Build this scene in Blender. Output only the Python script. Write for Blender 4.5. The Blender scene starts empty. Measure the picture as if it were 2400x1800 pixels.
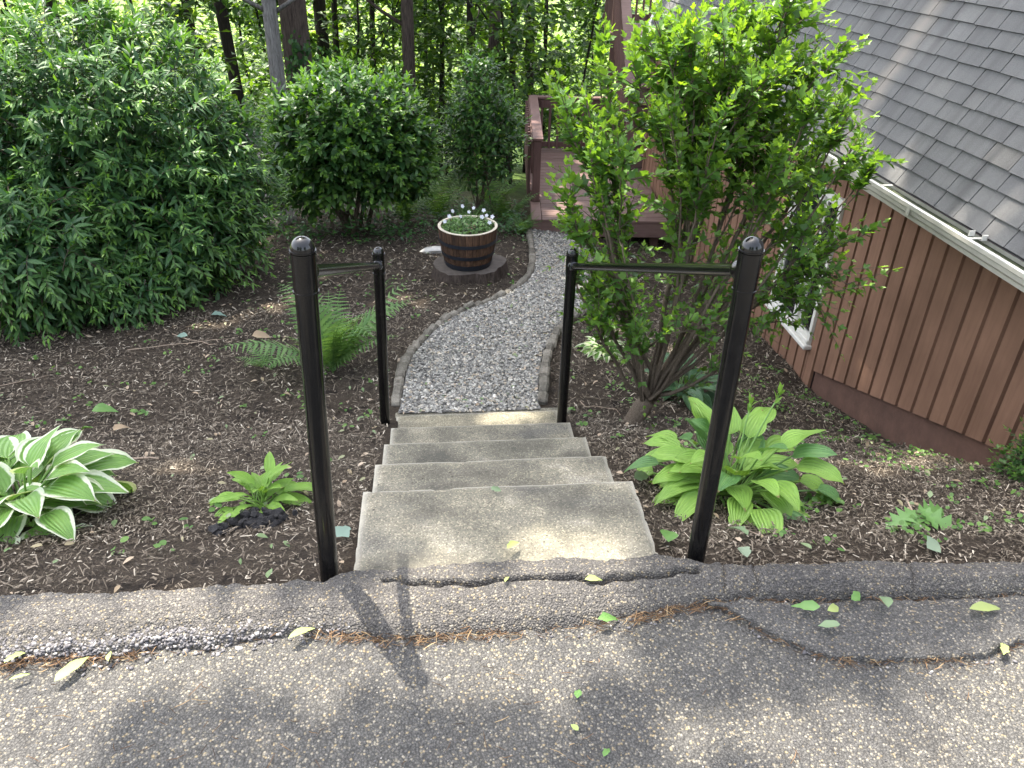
import bpy, math
import numpy as np
from mathutils import Matrix, Vector

rng = np.random.default_rng(11)
S = bpy.context.scene
COL = S.collection

# ------------------------------------------------------------------ camera
def make_camera():
    p, y, r = math.radians(31.3), math.radians(5.6), math.radians(1.2)
    F = Vector((math.sin(y)*math.cos(p), math.cos(y)*math.cos(p), -math.sin(p)))
    R0 = Vector((math.cos(y), -math.sin(y), 0)); U0 = R0.cross(F)
    R = R0*math.cos(r) + U0*math.sin(r); U = U0*math.cos(r) - R0*math.sin(r)
    cd = bpy.data.cameras.new('camera'); o = bpy.data.objects.new('camera', cd); COL.objects.link(o)
    m = Matrix.Identity(4)
    for i in range(3):
        m[i][0], m[i][1], m[i][2] = R[i], U[i], -F[i]
    m[2][3] = 1.63
    o.matrix_world = m
    cd.sensor_width = 36; cd.sensor_fit = 'HORIZONTAL'; cd.lens = 27.05
    cd.clip_start = .05; cd.clip_end = 3000
    S.camera = o
make_camera()

# ------------------------------------------------------------------ sky, sun, exposure
SUN_EL, SUN_AZ = math.radians(66.6), math.radians(-29.7)
SUN = np.array([math.sin(SUN_AZ)*math.cos(SUN_EL), math.cos(SUN_AZ)*math.cos(SUN_EL), math.sin(SUN_EL)])
W = bpy.data.worlds.new('World'); S.world = W; W.use_nodes = True
wn = W.node_tree; bg = wn.nodes['Background']
sky = wn.nodes.new('ShaderNodeTexSky'); sky.sky_type = 'NISHITA'; sky.sun_disc = False
sky.sun_elevation = SUN_EL; sky.sun_rotation = SUN_AZ % (2*math.pi)
sky.dust_density = 4.0; sky.ozone_density = .6      # hazy summer sky with thin cloud: paler than clear blue
hs = wn.nodes.new('ShaderNodeHueSaturation'); hs.inputs['Saturation'].default_value = .5
wn.links.new(sky.outputs[0], hs.inputs['Color']); wn.links.new(hs.outputs[0], bg.inputs[0]); bg.inputs[1].default_value = .15
ld = bpy.data.lights.new('sun', 'SUN'); ld.energy = 2.5; ld.angle = math.radians(.55); ld.color = (1, .93, .81)
lo = bpy.data.objects.new('sun', ld); COL.objects.link(lo)
lo.rotation_euler = Vector(SUN).to_track_quat('Z', 'Y').to_euler(); lo.location = (0, 0, 30)
S.view_settings.view_transform = 'Standard'; S.view_settings.look = 'None'
S.view_settings.gamma = 1; S.view_settings.use_curve_mapping = False
S.view_settings.exposure = 2.65
S.cycles.use_denoising = True
S.cycles.max_bounces = 8; S.cycles.diffuse_bounces = 4; S.cycles.transmission_bounces = 6

# ------------------------------------------------------------------ helpers: noise
def _h(ix, iy, s):
    n = (ix.astype(np.int64)*374761393 + iy.astype(np.int64)*668265263 + s*974634777) & 0xffffffff
    n = ((n ^ (n >> 13))*1274126177) & 0xffffffff
    return ((n ^ (n >> 16)) & 0xffffff)/float(0xffffff)
def vn(x, y, s=0):
    x = np.asarray(x, float); y = np.asarray(y, float)
    ix, iy = np.floor(x), np.floor(y); fx, fy = x-ix, y-iy
    fx = fx*fx*(3-2*fx); fy = fy*fy*(3-2*fy)
    a, b, c, d = _h(ix, iy, s), _h(ix+1, iy, s), _h(ix, iy+1, s), _h(ix+1, iy+1, s)
    return (a+(b-a)*fx)*(1-fy) + (c+(d-c)*fx)*fy
def fbm(x, y, s=0, o=3):
    t = 0; a = .5; k = 1
    for i in range(o):
        t = t + a*(vn(np.asarray(x)*k, np.asarray(y)*k, s+i)-.5); a *= .5; k *= 2.03
    return t
def worley(x, y, s=0):
    ix, iy = np.floor(x), np.floor(y); best = np.full(np.shape(x), 9.)
    for dx in (-1, 0, 1):
        for dy in (-1, 0, 1):
            cx, cy = ix+dx, iy+dy
            d = np.hypot(cx+_h(cx, cy, s)-x, cy+_h(cx, cy, s+5)-y)
            best = np.minimum(best, d)
    return best
def nrm(v):
    return v/np.maximum(np.linalg.norm(v, axis=-1, keepdims=True), 1e-9)

# ------------------------------------------------------------------ helpers: terrain height
def G(x, y):
    x = np.asarray(x, float); y = np.asarray(y, float)
    b = np.interp(y, [-50, 1.55, 1.75, 2.0, 3.65, 9.5, 14, 40, 120, 400], [-.06, -.06, -.09, -.2, -.80, -1.56, -2.4, -8.5, -24, -30])
    c = np.interp(y, [1.6, 2.65, 2.9, 4.6, 5.1, 6, 10, 20], [0, .062, .098, .218, .19, .17, .12, 0])
    return b - c*np.clip(x-.75, 0, 2.5) + .035*fbm(x*2.2, y*2.2, 3)*(y > 1.7)*(y < 30)

# ------------------------------------------------------------------ helpers: objects
ORG = {}
def tag(o, label=None, cat=None, group=None, kind=None):
    if label: o['label'] = label
    if cat: o['category'] = cat
    if group: o['group'] = group
    if kind: o['kind'] = kind
    return o
def thing(name, label, cat, loc=(0, 0, 0), group=None):
    o = bpy.data.objects.new(name, None); COL.objects.link(o); o.location = loc
    o.empty_display_size = .1
    ORG[o] = np.array(loc, float)
    return tag(o, label, cat, group)
def mesh(name, V, F, mat=None, smooth=False, attrs=None):
    me = bpy.data.meshes.new(name)
    V = np.asarray(V, np.float32)
    if isinstance(F, np.ndarray): F = [F]
    F = [np.asarray(f, np.int32) for f in F if len(f)]
    me.vertices.add(len(V)); me.vertices.foreach_set('co', V.ravel())
    nl = sum(f.size for f in F); nf = sum(len(f) for f in F)
    me.loops.add(nl); me.polygons.add(nf)
    me.loops.foreach_set('vertex_index', np.concatenate([f.ravel() for f in F]))
    st = []; base = 0
    for f in F:
        st.append(base + np.arange(len(f))*f.shape[1]); base += f.size
    me.polygons.foreach_set('loop_start', np.concatenate(st).astype(np.int32))
    me.update(calc_edges=True)
    if smooth:
        me.polygons.foreach_set('use_smooth', np.ones(nf, bool))
        if smooth == 'edges': me.set_sharp_from_angle(angle=math.radians(28))
    elif attrs is None:
        me.polygons.foreach_set('use_smooth', np.zeros(nf, bool))
    for k, a in (attrs or {}).items():
        at = me.attributes.new(k, 'FLOAT', 'POINT'); at.data.foreach_set('value', np.asarray(a, np.float32))
    if mat: me.materials.append(mat)
    return me
def add(name, me, parent=None, loc=(0, 0, 0)):
    o = bpy.data.objects.new(name, me); COL.objects.link(o); o.location = loc
    if parent is not None:
        o.parent = parent
    ORG[o] = ORG.get(parent, np.zeros(3)) + np.array(loc, float)
    return o
def part(name, V, F, mat, parent=None, smooth=False, attrs=None, kind=None):
    V = np.asarray(V, float) - ORG.get(parent, np.zeros(3))
    o = add(name, mesh(name, V, F, mat, smooth, attrs), parent)
    if kind: o['kind'] = kind
    return o
def cat_vf(L):
    Vs = []; Fs = {}; n = 0
    for V, F in L:
        if isinstance(F, np.ndarray): F = [F]
        for f in F:
            f = np.asarray(f)
            if len(f): Fs.setdefault(f.shape[1], []).append(f+n)
        Vs.append(V); n += len(V)
    return np.concatenate(Vs), [np.concatenate(v) for v in Fs.values()]
BQ = np.array([[0, 3, 2, 1], [4, 5, 6, 7], [0, 1, 5, 4], [1, 2, 6, 5], [2, 3, 7, 6], [3, 0, 4, 7]])
def box(a, b):
    (x0, y0, z0), (x1, y1, z1) = a, b
    return np.array([[x0, y0, z0], [x1, y0, z0], [x1, y1, z0], [x0, y1, z0], [x0, y0, z1], [x1, y0, z1], [x1, y1, z1], [x0, y1, z1]], float), BQ
def bevel_box(a, b, w, tilt=0):
    """box with all edges chamfered (24 vertices)"""
    a = np.array(a, float); b = np.array(b, float); V = []
    idx = {}
    for sx in (0, 1):
        for sy in (0, 1):
            for sz in (0, 1):
                s = np.array([sx, sy, sz]); c = np.where(s, b, a); inn = np.where(s, -w, w)
                for ax in range(3):
                    v = c+inn; v[ax] = c[ax]; idx[(sx, sy, sz, ax)] = len(V); V.append(v)
    Q = []; T = []
    for ax in range(3):
        o1, o2 = (ax+1) % 3, (ax+2) % 3
        for s in (0, 1):
            q = []
            for p, r in ((0, 0), (1, 0), (1, 1), (0, 1)):
                k = [0, 0, 0]; k[ax] = s; k[o1] = p; k[o2] = r; q.append(idx[(*k, ax)])
            Q.append(q if s else q[::-1])
    for ax in range(3):
        o1, o2 = (ax+1) % 3, (ax+2) % 3
        for p in (0, 1):
            for r in (0, 1):
                k0 = [0, 0, 0]; k0[o1] = p; k0[o2] = r; k1 = list(k0); k1[ax] = 1
                q = [idx[(*k0, o1)], idx[(*k1, o1)], idx[(*k1, o2)], idx[(*k0, o2)]]
                Q.append(q if p == r else q[::-1])
    for k in np.ndindex(2, 2, 2):
        t = [idx[(*k, 0)], idx[(*k, 1)], idx[(*k, 2)]]
        T.append(t if sum(k) % 2 else t[::-1])
    return np.array(V), [np.array(Q), np.array(T)]
def tubes(P, R, m=5, cap=True):
    """P (n,k,3) polylines with radii R (n,k) -> tubes"""
    P = np.asarray(P, float); R = np.asarray(R, float); n, k, _ = P.shape
    T = nrm(np.gradient(P, axis=1)); ref = np.array([.83, .45, .12]); ref2 = np.array([.1, .3, .95])
    use = np.abs((T*ref).sum(-1, keepdims=True)) > .9
    A = nrm(np.cross(T, np.where(use, ref2, ref))); B = np.cross(T, A)
    th = np.arange(m)*2*np.pi/m
    V = P[:, :, None, :] + R[:, :, None, None]*(np.cos(th)[None, None, :, None]*A[:, :, None, :] + np.sin(th)[None, None, :, None]*B[:, :, None, :])
    i = np.arange(n)[:, None, None]*k*m; j = np.arange(k-1)[None, :, None]*m; t = np.arange(m)[None, None, :]
    a = i+j+t; b = i+j+(t+1) % m
    Q = np.stack([a, b, b+m, a+m], -1).reshape(-1, 4)
    F = [Q]
    if cap:
        F.append((np.arange(n)[:, None]*k*m + (k-1)*m + np.arange(m)[None]))
        F.append((np.arange(n)[:, None]*k*m + np.arange(m)[None, ::-1]))
        F = [Q, np.concatenate(F[1:])] if m != 4 else [np.concatenate(F)]
    return V.reshape(-1, 3), F
def lathe(prof, m=32, c=(0, 0, 0)):
    r = np.array([p[0] for p in prof]); z = np.array([p[1] for p in prof]); th = np.arange(m)*2*np.pi/m
    V = np.stack([r[:, None]*np.cos(th), r[:, None]*np.sin(th), np.repeat(z[:, None], m, 1)], -1).reshape(-1, 3)+np.array(c)
    k = len(prof); j = np.arange(k-1)[:, None]*m; t = np.arange(m)[None]
    a = j+t; b = j+(t+1) % m
    return V, [np.stack([a, b, b+m, a+m], -1).reshape(-1, 4)]
def grid(xs, ys):
    X, Y = np.meshgrid(xs, ys); n, m = X.shape
    i = np.arange(n-1)[:, None]*m + np.arange(m-1)[None]
    return X, Y, np.stack([i, i+1, i+m+1, i+m], -1).reshape(-1, 4)
def leaf_t(prof, fold=.2, curl=.15, wave=0):
    V = []; T = []; U = []
    V.append((0, prof[0][0], 0)); U.append((0, 0)); prev = None
    for i, (t, w) in enumerate(prof[1:-1]):
        z = -curl*t*t; n = len(V)
        V += [(-w, t, z+fold*w+wave*((i % 2)-.5)), (0, t, z), (w, t, z+fold*w-wave*((i % 2)-.5))]; U += [(-1, t), (0, t), (1, t)]
        if prev is None: T += [(0, n+1, n), (0, n+2, n+1)]
        else: T += [(prev, prev+1, n+1), (prev, n+1, n), (prev+1, prev+2, n+2), (prev+1, n+2, n+1)]
        prev = n
    V.append((0, prof[-1][0], -curl)); U.append((0, 1)); n = len(V)-1
    T += [(prev, prev+1, n), (prev+1, prev+2, n)]
    return np.array(V, float), np.array(T), np.array(U, float)
def place(T, pos, Y, N, size, tip=None):
    """copies of template T at pos, length along Y, face normal N -> V, F, attrs"""
    tv, tf, tu = T; n = len(pos)
    Y = nrm(Y); X = nrm(np.cross(Y, N)); Z = np.cross(X, Y)
    sz = np.asarray(size)[:, None, None]
    V = pos[:, None] + sz*(tv[None, :, 0:1]*X[:, None] + tv[None, :, 1:2]*Y[:, None] + tv[None, :, 2:3]*Z[:, None])
    F = (tf[None] + (np.arange(n)*len(tv))[:, None, None]).reshape(-1, 3)
    at = {'lu': np.tile(tu[:, 0], n), 'lv': np.tile(tu[:, 1], n)}
    if tip is not None: at['tip'] = np.repeat(tip, len(tv))
    return V.reshape(-1, 3), F, at
def rdir(n):
    return nrm(rng.normal(size=(n, 3)))

# ------------------------------------------------------------------ helpers: materials
class NT:
    def __init__(s, name):
        s.m = bpy.data.materials.new(name); s.m.use_nodes = True; s.t = s.m.node_tree; s.t.nodes.clear()
        s.out = s.t.nodes.new('ShaderNodeOutputMaterial')
    def n(s, ty, props=None, **kw):
        nd = s.t.nodes.new('ShaderNode'+ty)
        for k, v in (props or {}).items(): setattr(nd, k, v)
        for k, v in kw.items():
            s.set(nd.inputs[k.replace('_', ' ')] if k.replace('_', ' ') in nd.inputs else nd.inputs[int(k[1:])], v)
        return nd
    def set(s, inp, v):
        if isinstance(v, bpy.types.Node): v = v.outputs[0]
        if isinstance(v, bpy.types.NodeSocket): s.t.links.new(v, inp)
        else:
            if inp.type == 'RGBA' and len(v) == 3: v = (*v, 1)
            inp.default_value = v
    def ramp(s, fac, stops, interp='LINEAR'):
        r = s.t.nodes.new('ShaderNodeValToRGB'); r.color_ramp.interpolation = interp
        e = r.color_ramp.elements
        while len(e) < len(stops): e.new(.5)
        for x, (p, c) in zip(e, stops): x.position = p; x.color = (*c, 1) if len(c) == 3 else (c[0],)*3+(1,)
        s.set(r.inputs[0], fac); return r.outputs[0]
    def mix(s, f, a, b, mode='MIX'):
        nd = s.n('MixRGB', {'blend_type': mode}); s.set(nd.inputs[0], f); s.set(nd.inputs[1], a); s.set(nd.inputs[2], b); return nd.outputs[0]
    def math(s, op, a, b=0.0, c=0.0):
        nd = s.n('Math', {'operation': op}); s.set(nd.inputs[0], a); s.set(nd.inputs[1], b); s.set(nd.inputs[2], c); return nd.outputs[0]
    def noise(s, scale, detail=4, rough=.6, vec=None, dist=0):
        nd = s.n('TexNoise', Scale=scale, Detail=detail, Roughness=rough, Distortion=dist)
        if vec is not None: s.set(nd.inputs['Vector'], vec)
        return nd.outputs[0]
    def obj(s): return s.n('TexCoord').outputs['Object']
    def pos(s): return s.n('NewGeometry').outputs['Position']
    def island(s): return s.n('NewGeometry').outputs['Random Per Island']
    def orand(s): return s.n('ObjectInfo').outputs['Random']
    def attr(s, k): return s.n('Attribute', {'attribute_name': k}).outputs['Fac']
    def bump(s, h, strength=.5, dist=.01):
        return s.n('Bump', Height=h, Strength=strength, Distance=dist).outputs[0]
    def scale(s, vec, sc):
        nd = s.n('Mapping'); s.set(nd.inputs[0], vec); nd.inputs[3].default_value = sc; return nd.outputs[0]
    def pbr(s, col, rough=.6, normal=None, **kw):
        b = s.n('BsdfPrincipled'); s.set(b.inputs['Base Color'], col); s.set(b.inputs['Roughness'], rough)
        if normal is not None: s.set(b.inputs['Normal'], normal)
        for k, v in kw.items(): s.set(b.inputs[k.replace('_', ' ')], v)
        s.t.links.new(b.outputs[0], s.out.inputs[0]); s.b = b; return s.m

def leafmat(name, stops, tip=None, rough=.42, trans=.38, tmul=(1.5, 1.45, .45), spec=.45, veins=0, margin=None):
    k = NT(name); col = k.ramp(k.island(), stops)
    if tip: col = k.mix(k.attr('tip'), col, tip)
    nb = None
    if veins:
        u = k.attr('lu')
        st = k.math('SINE', k.math('MULTIPLY', u, 24.0))
        col = k.mix(k.math('MULTIPLY', k.math('ADD', st, 1.0), .10), col, k.mix(1.0, col, (1.5, 1.5, 1.2), 'MULTIPLY'))
        rib = k.math('LESS_THAN', k.math('ABSOLUTE', u), .035)
        col = k.mix(k.math('MULTIPLY', rib, .35), col, (.35, .5, .16))
        wear = k.math('MULTIPLY', k.math('GREATER_THAN', k.math('ADD', k.attr('lv'), k.math('MULTIPLY', k.noise(40, 3, .6, k.obj()), .22)), 1.06), .8)
        col = k.mix(wear, col, (.22, .15, .07))
        col = k.mix(1.0, col, k.ramp(k.noise(13, 4, .6, k.obj()), [(.3, (.8, .84, .8)), (.7, (1.12, 1.08, 1.1))]), 'MULTIPLY')
        nb = k.bump(st, .45, .004)
        if margin:
            e = k.math('ADD', k.math('ABSOLUTE', u), k.math('MULTIPLY', k.noise(26, 3, .6, k.obj()), .34))
            e = k.math('ADD', e, k.math('MULTIPLY', k.math('POWER', k.attr('lv'), 8.0), .25))
            f = k.ramp(e, [(.82 - margin[1], (0, 0, 0)), (.9-margin[1], (1, 1, 1))])
            col = k.mix(f, col, margin[0])
    tr = k.n('BsdfTranslucent'); k.set(tr.inputs[0], k.mix(1.0, col, tmul, 'MULTIPLY'))
    k.pbr(col, rough, nb, Specular_IOR_Level=spec)
    mx = k.n('MixShader'); mx.inputs[0].default_value = trans
    k.t.links.new(k.b.outputs[0], mx.inputs[1]); k.t.links.new(tr.outputs[0], mx.inputs[2])
    k.t.links.new(mx.outputs[0], k.out.inputs[0])
    return k.m

def mat_asphalt(name, dark, lite, share=.72, scale=95, rough_bump=.8, seed=0.0):
    k = NT(name); o = k.obj()
    v = k.n('TexVoronoi', {'feature': 'F1'}, Scale=scale, Randomness=1.0); k.set(v.inputs['Vector'], o)
    cr = k.n('SeparateColor'); k.set(cr.inputs[0], v.outputs['Color'])
    col = k.ramp(cr.outputs[0], [(0, dark), (share-.02, tuple(c*1.5 for c in dark)), (share, tuple(c*.6 for c in lite)), (.93, lite), (1, (lite[0], lite[1]*.86, lite[2]*.62))])
    # the binder shows round each grain
    g = k.ramp(v.outputs['Distance'], [(.28, (1, 1, 1)), (.62, (.5, .5, .5))])
    col = k.mix(1.0, col, g, 'MULTIPLY')
    v2 = k.n('TexVoronoi', {'feature': 'F1'}, Scale=scale*.72, Randomness=1.0); k.set(v2.inputs['Vector'], o)
    c2 = k.n('SeparateColor'); k.set(c2.inputs[0], v2.outputs['Color'])
    m2 = k.math('MULTIPLY', k.math('GREATER_THAN', c2.outputs[1], .91), k.math('LESS_THAN', v2.outputs['Distance'], .34))
    col = k.mix(m2, col, k.ramp(c2.outputs[2], [(0, tuple(c*.4 for c in lite)), (.6, tuple(c*.7 for c in lite)), (1, lite)]))
    big = k.ramp(k.noise(2.3, 5, .6, o), [(.32, (.74, .74, .76)), (.68, (1.22, 1.19, 1.14))])
    col = k.mix(1.0, col, big, 'MULTIPLY')
    st = k.noise(6.5, 6, .7, o, .5)
    col = k.mix(k.ramp(st, [(.55, (0,)*3), (.72, (.55,)*3)]), col, k.mix(1.0, col, (.5, .48, .46), 'MULTIPLY'))
    pit = k.n('TexVoronoi', Scale=scale*.45); k.set(pit.inputs['Vector'], o); pc = k.n('SeparateColor'); k.set(pc.inputs[0], pit.outputs['Color'])
    pm = k.math('MULTIPLY', k.math('LESS_THAN', pit.outputs['Distance'], .22), k.math('GREATER_THAN', pc.outputs[0], .84))
    col = k.mix(k.math('MULTIPLY', pm, .8), col, (.018, .017, .016))
    fine = k.noise(420, 2, .6, o)
    col = k.mix(.35, col, k.mix(1.0, col, k.ramp(fine, [(.3, (.6, .6, .6)), (.7, (1.4, 1.4, 1.4))]), 'MULTIPLY'))
    h = k.math('ADD', k.math('MULTIPLY', v.outputs['Distance'], -1.0), k.math('MULTIPLY', fine, .35))
    return k.pbr(col, .78, k.bump(h, rough_bump, .006), Specular_IOR_Level=.35)

def mat_simple(name, col, rough=.6, nscale=0, amt=.25, bump=0, **kw):
    k = NT(name); c = col; nb = None
    if nscale:
        nz = k.noise(nscale, 5, .65, k.obj())
        c = k.mix(1.0, col, k.ramp(nz, [(.25, (1-amt,)*3), (.75, (1+amt,)*3)]), 'MULTIPLY')
        if bump: nb = k.bump(nz, bump, .01)
    return k.pbr(c, rough, nb, **kw)

def mat_wood(name, col, dark, sc=(1, 1, 1), rough=.7, bump=.3, rnd=.25, streak=None):
    k = NT(name); o = k.obj()
    off = k.n('CombineXYZ'); r = k.orand()
    k.set(off.inputs[0], k.math('MULTIPLY', r, 37.0)); k.set(off.inputs[1], k.math('MULTIPLY', r, 11.0))
    vv = k.n('VectorMath', {'operation': 'ADD'}); k.set(vv.inputs[0], k.scale(o, sc)); k.set(vv.inputs[1], off.outputs[0])
    nz = k.noise(6, 6, .65, vv.outputs[0], .4)
    c = k.ramp(nz, [(.3, dark), (.62, col)])
    c = k.mix(1.0, c, k.ramp(r, [(0, (1-rnd,)*3), (1, (1+rnd,)*3)]), 'MULTIPLY')
    big = k.noise(3, 3, .5, o)
    c = k.mix(1.0, c, k.ramp(big, [(.3, (.84, .83, .82)), (.7, (1.12, 1.12, 1.12))]), 'MULTIPLY')
    return k.pbr(c, rough, k.bump(nz, bump, .004), Specular_IOR_Level=.3)

M = {}
M['asphalt'] = mat_asphalt('asphalt', (.074, .072, .068), (.27, .25, .205), .86, 175)
M['berm'] = mat_asphalt('berm_asphalt', (.086, .081, .076), (.26, .24, .20), .86, 180, .9)
M['patch'] = mat_asphalt('patch_asphalt', (.076, .074, .071), (.27, .25, .21), .87, 175)

def m_concrete():
    k = NT('weathered_concrete'); o = k.obj()
    n1 = k.noise(4.5, 6, .62, o, .3)
    c = k.ramp(n1, [(.25, (.085, .082, .070)), (.42, (.145, .136, .108)), (.56, (.21, .194, .152)), (.72, (.30, .28, .228))])
    n2 = k.noise(1.7, 3, .5, k.scale(o, (1, 2.5, 1)))
    c = k.mix(k.ramp(n2, [(.5, (0, 0, 0)), (.68, (.75,)*3)]), c, (.085, .085, .083))
    v = k.n('TexVoronoi', Scale=240.0); k.set(v.inputs['Vector'], o)
    cr = k.n('SeparateColor'); k.set(cr.inputs[0], v.outputs['Color'])
    c = k.mix(1.0, c, k.ramp(cr.outputs[0], [(0, (.62, .62, .62)), (.3, (.95,)*3), (.8, (1.05,)*3), (.93, (1.7, 1.66, 1.55))]), 'MULTIPLY')
    c = k.mix(1.0, c, k.ramp(k.orand(), [(0, (.72, .73, .74)), (.5, (1, .99, .97)), (1, (1.2, 1.17, 1.08))]), 'MULTIPLY')
    ed = k.math('MULTIPLY', k.attr('edge'), k.math('ADD', k.noise(30, 4, .7, o), .35))
    c = k.mix(k.ramp(ed, [(.15, (0,)*3), (.8, (.8,)*3)]), c, (.36, .34, .285))
    c = k.mix(k.attr('grime'), c, (.05, .048, .043))
    pit = k.n('TexVoronoi', Scale=38.0); k.set(pit.inputs['Vector'], o)
    pc = k.n('SeparateColor'); k.set(pc.inputs[0], pit.outputs['Color'])
    pm = k.math('MULTIPLY', k.math('LESS_THAN', pit.outputs['Distance'], .16), k.math('GREATER_THAN', pc.outputs[1], .9))
    c = k.mix(k.math('MULTIPLY', pm, .75), c, (.04, .035, .03))
    f = k.noise(160, 4, .7, o)
    h = k.math('SUBTRACT', k.math('ADD', f, k.math('MULTIPLY', n1, 1.4)), k.math('MULTIPLY', pm, 1.2))
    return k.pbr(c, .9, k.bump(h, .45, .006), Specular_IOR_Level=.2)
M['concrete'] = m_concrete()

def m_mulch_ground():
    k = NT('mulch_soil'); o = k.obj()
    n1 = k.noise(9, 6, .7, o); n2 = k.noise(90, 4, .7, k.scale(o, (1, 2.2, 1)))
    c = k.ramp(n2, [(.3, (.022, .016, .013)), (.55, (.070, .055, .041)), (.75, (.142, .115, .086))])
    c = k.mix(k.ramp(n1, [(.52, (0,)*3), (.66, (.8,)*3)]), c, (.014, .011, .010))
    # beyond the garden the woodland floor takes over
    sx = k.n('SeparateXYZ'); k.set(sx.inputs[0], o)
    far = k.math('ADD', sx.outputs[1], k.math('MULTIPLY', k.noise(.7, 3, .5, o), 3.0))
    f = k.ramp(k.math('MULTIPLY', far, .05), [(.56, (0,)*3), (.68, (1,)*3)])
    gcol = k.ramp(k.noise(3.5, 5, .7, o), [(.3, (.02, .028, .010)), (.5, (.05, .085, .02)), (.7, (.11, .17, .035))])
    c = k.mix(f, c, gcol)
    mead = k.ramp(k.math('MULTIPLY', sx.outputs[1], .01), [(.3, (0,)*3), (.42, (1,)*3)])
    c = k.mix(mead, c, k.ramp(k.noise(.35, 5, .7, o), [(.3, (.07, .12, .03)), (.7, (.19, .26, .07))]))
    return k.pbr(c, .95, k.bump(n2, .9, .02), Specular_IOR_Level=.15)
M['mulch'] = m_mulch_ground()
def m_island(name, stops, rough=.85, spec=.2, nscale=0, **kw):
    k = NT(name); c = k.ramp(k.island(), stops); nb = None
    if nscale:
        nz = k.noise(nscale, 3, .6, k.obj())
        c = k.mix(1.0, c, k.ramp(nz, [(.25, (.65,)*3), (.75, (1.35,)*3)]), 'MULTIPLY'); nb = k.bump(nz, .4, .004)
    return k.pbr(c, rough, nb, Specular_IOR_Level=spec, **kw)
M['chips'] = m_island('mulch_chip', [(0, (.032, .025, .018)), (.22, (.070, .055, .040)), (.58, (.128, .104, .078)), (.84, (.190, .158, .120)), (.93, (.28, .235, .18)), (1, (.46, .41, .33))], .8, .25)
M['gravel'] = m_island('pale_gravel', [(0, (.075, .072, .065)), (.2, (.18, .173, .158)), (.55, (.31, .30, .27)), (.8, (.42, .405, .36)), (.93, (.36, .30, .22)), (1, (.62, .59, .53))], .75, .3, 60)
M['gravelbed'] = mat_simple('gravel_bed', (.14, .135, .125), .9, 60, .5, .8)
M['pebble'] = m_island('asphalt_pebble', [(0, (.075, .07, .075)), (.6, (.12, .115, .12)), (.85, (.19, .18, .18)), (1, (.45, .42, .38))], .7, .35)
M['needle'] = m_island('dry_needles', [(0, (.04, .025, .016)), (.45, (.095, .055, .030)), (.8, (.19, .115, .06)), (1, (.34, .25, .14))], .8, .2)
def m_black():
    k = NT('black_gloss_paint'); p = k.pos(); n = k.noise(35, 5, .7, p)
    sx = k.n('SeparateXYZ'); k.set(sx.inputs[0], p)
    return k.pbr(k.ramp(n, [(.5, (.003, .003, .0033)), (.8, (.010, .0095, .009))]), k.ramp(n, [(.35, (.09,)*3), (.75, (.22,)*3)]), k.bump(k.noise(60, 2, .5, p), .03, .002), Specular_IOR_Level=.5)
M['black'] = m_black()
def m_edging():
    k = NT('concrete_edging'); o = k.pos()
    c = k.ramp(k.orand(), [(0, (.13, .12, .10)), (1, (.23, .21, .175))])
    c = k.mix(k.ramp(k.noise(14, 4, .7, o), [(.45, (0,)*3), (.7, (.8,)*3)]), c, (.075, .065, .05))
    n = k.noise(70, 4, .7, o)
    return k.pbr(k.mix(1.0, c, k.ramp(n, [(.3, (.7,)*3), (.7, (1.3,)*3)]), 'MULTIPLY'), .95, k.bump(n, .7, .01), Specular_IOR_Level=.15)
M['edging'] = m_edging()

def m_bark(name, a, b, sc=(9, 9, 1.3), bump=1.0):
    k = NT(name); o = k.obj(); nz = k.noise(5, 6, .7, k.scale(o, sc), .6)
    c = k.ramp(nz, [(.3, a), (.65, b)])
    return k.pbr(c, .9, k.bump(nz, bump, .03), Specular_IOR_Level=.2)
M['bark_grey'] = m_bark('grey_bark', (.07, .065, .06), (.26, .25, .235))
M['bark_brown'] = m_bark('brown_bark', (.028, .02, .016), (.11, .085, .07))
M['bark_dark'] = m_bark('dark_bark', (.012, .010, .008), (.042, .034, .027))
M['stem'] = m_bark('shrub_stem', (.06, .045, .032), (.17, .135, .10), (40, 40, 8), .5)
M['twig'] = mat_simple('dry_twig', (.30, .23, .17), .8, 20, .3)
M['greenstem'] = mat_simple('green_stalk', (.14, .26, .06), .6)

M['siding'] = mat_wood('brown_siding', (.225, .125, .080), (.182, .098, .063), (5, 5, .5), .8, .3, .08)
M['groove'] = mat_simple('siding_groove_shade', (.022, .009, .007), .95)  # near-black backing: shadow in the gaps between boards put into the colour
M['foundation'] = mat_simple('painted_foundation', (.115, .060, .042), .85, 8, .3, .5)
M['soffit'] = mat_simple('soffit', (.10, .055, .04), .8)
M['white'] = mat_simple('aged_white_trim', (.62, .60, .54), .55, 12, .10)
M['gutter'] = mat_simple('gutter_paint', (.44, .42, .355), .5, 9, .14)
M['gutterdirt'] = mat_simple('gutter_slime', (.05, .062, .03), .6, 14, .5, .3)
M['deck'] = mat_wood('deck_stain', (.165, .105, .088), (.12, .073, .062), (.6, 7, 7), .65, .2, .10)
M['deckrail'] = mat_wood('railing_stain', (.14, .080, .068), (.10, .055, .047), (7, 7, .8), .65, .25, .10)
M['barrel'] = mat_wood('barrel_oak', (.115, .064, .038), (.024, .014, .010), (14, 14, .8), .75, .4, .35)
M['hoop'] = mat_simple('hoop_steel', (.014, .017, .024), .5, 25, .3)
M['rim'] = mat_simple('worn_rim', (.52, .46, .36), .8, 40, .25)
M['soil'] = mat_simple('potting_soil', (.03, .022, .016), .95, 40, .4, .8)
M['stumptop'] = mat_simple('stump_top', (.08, .066, .055), .9, 18, .35, .5)
M['stone'] = mat_simple('field_stone', (.20, .18, .165), .9, 9, .45, .7)
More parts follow.
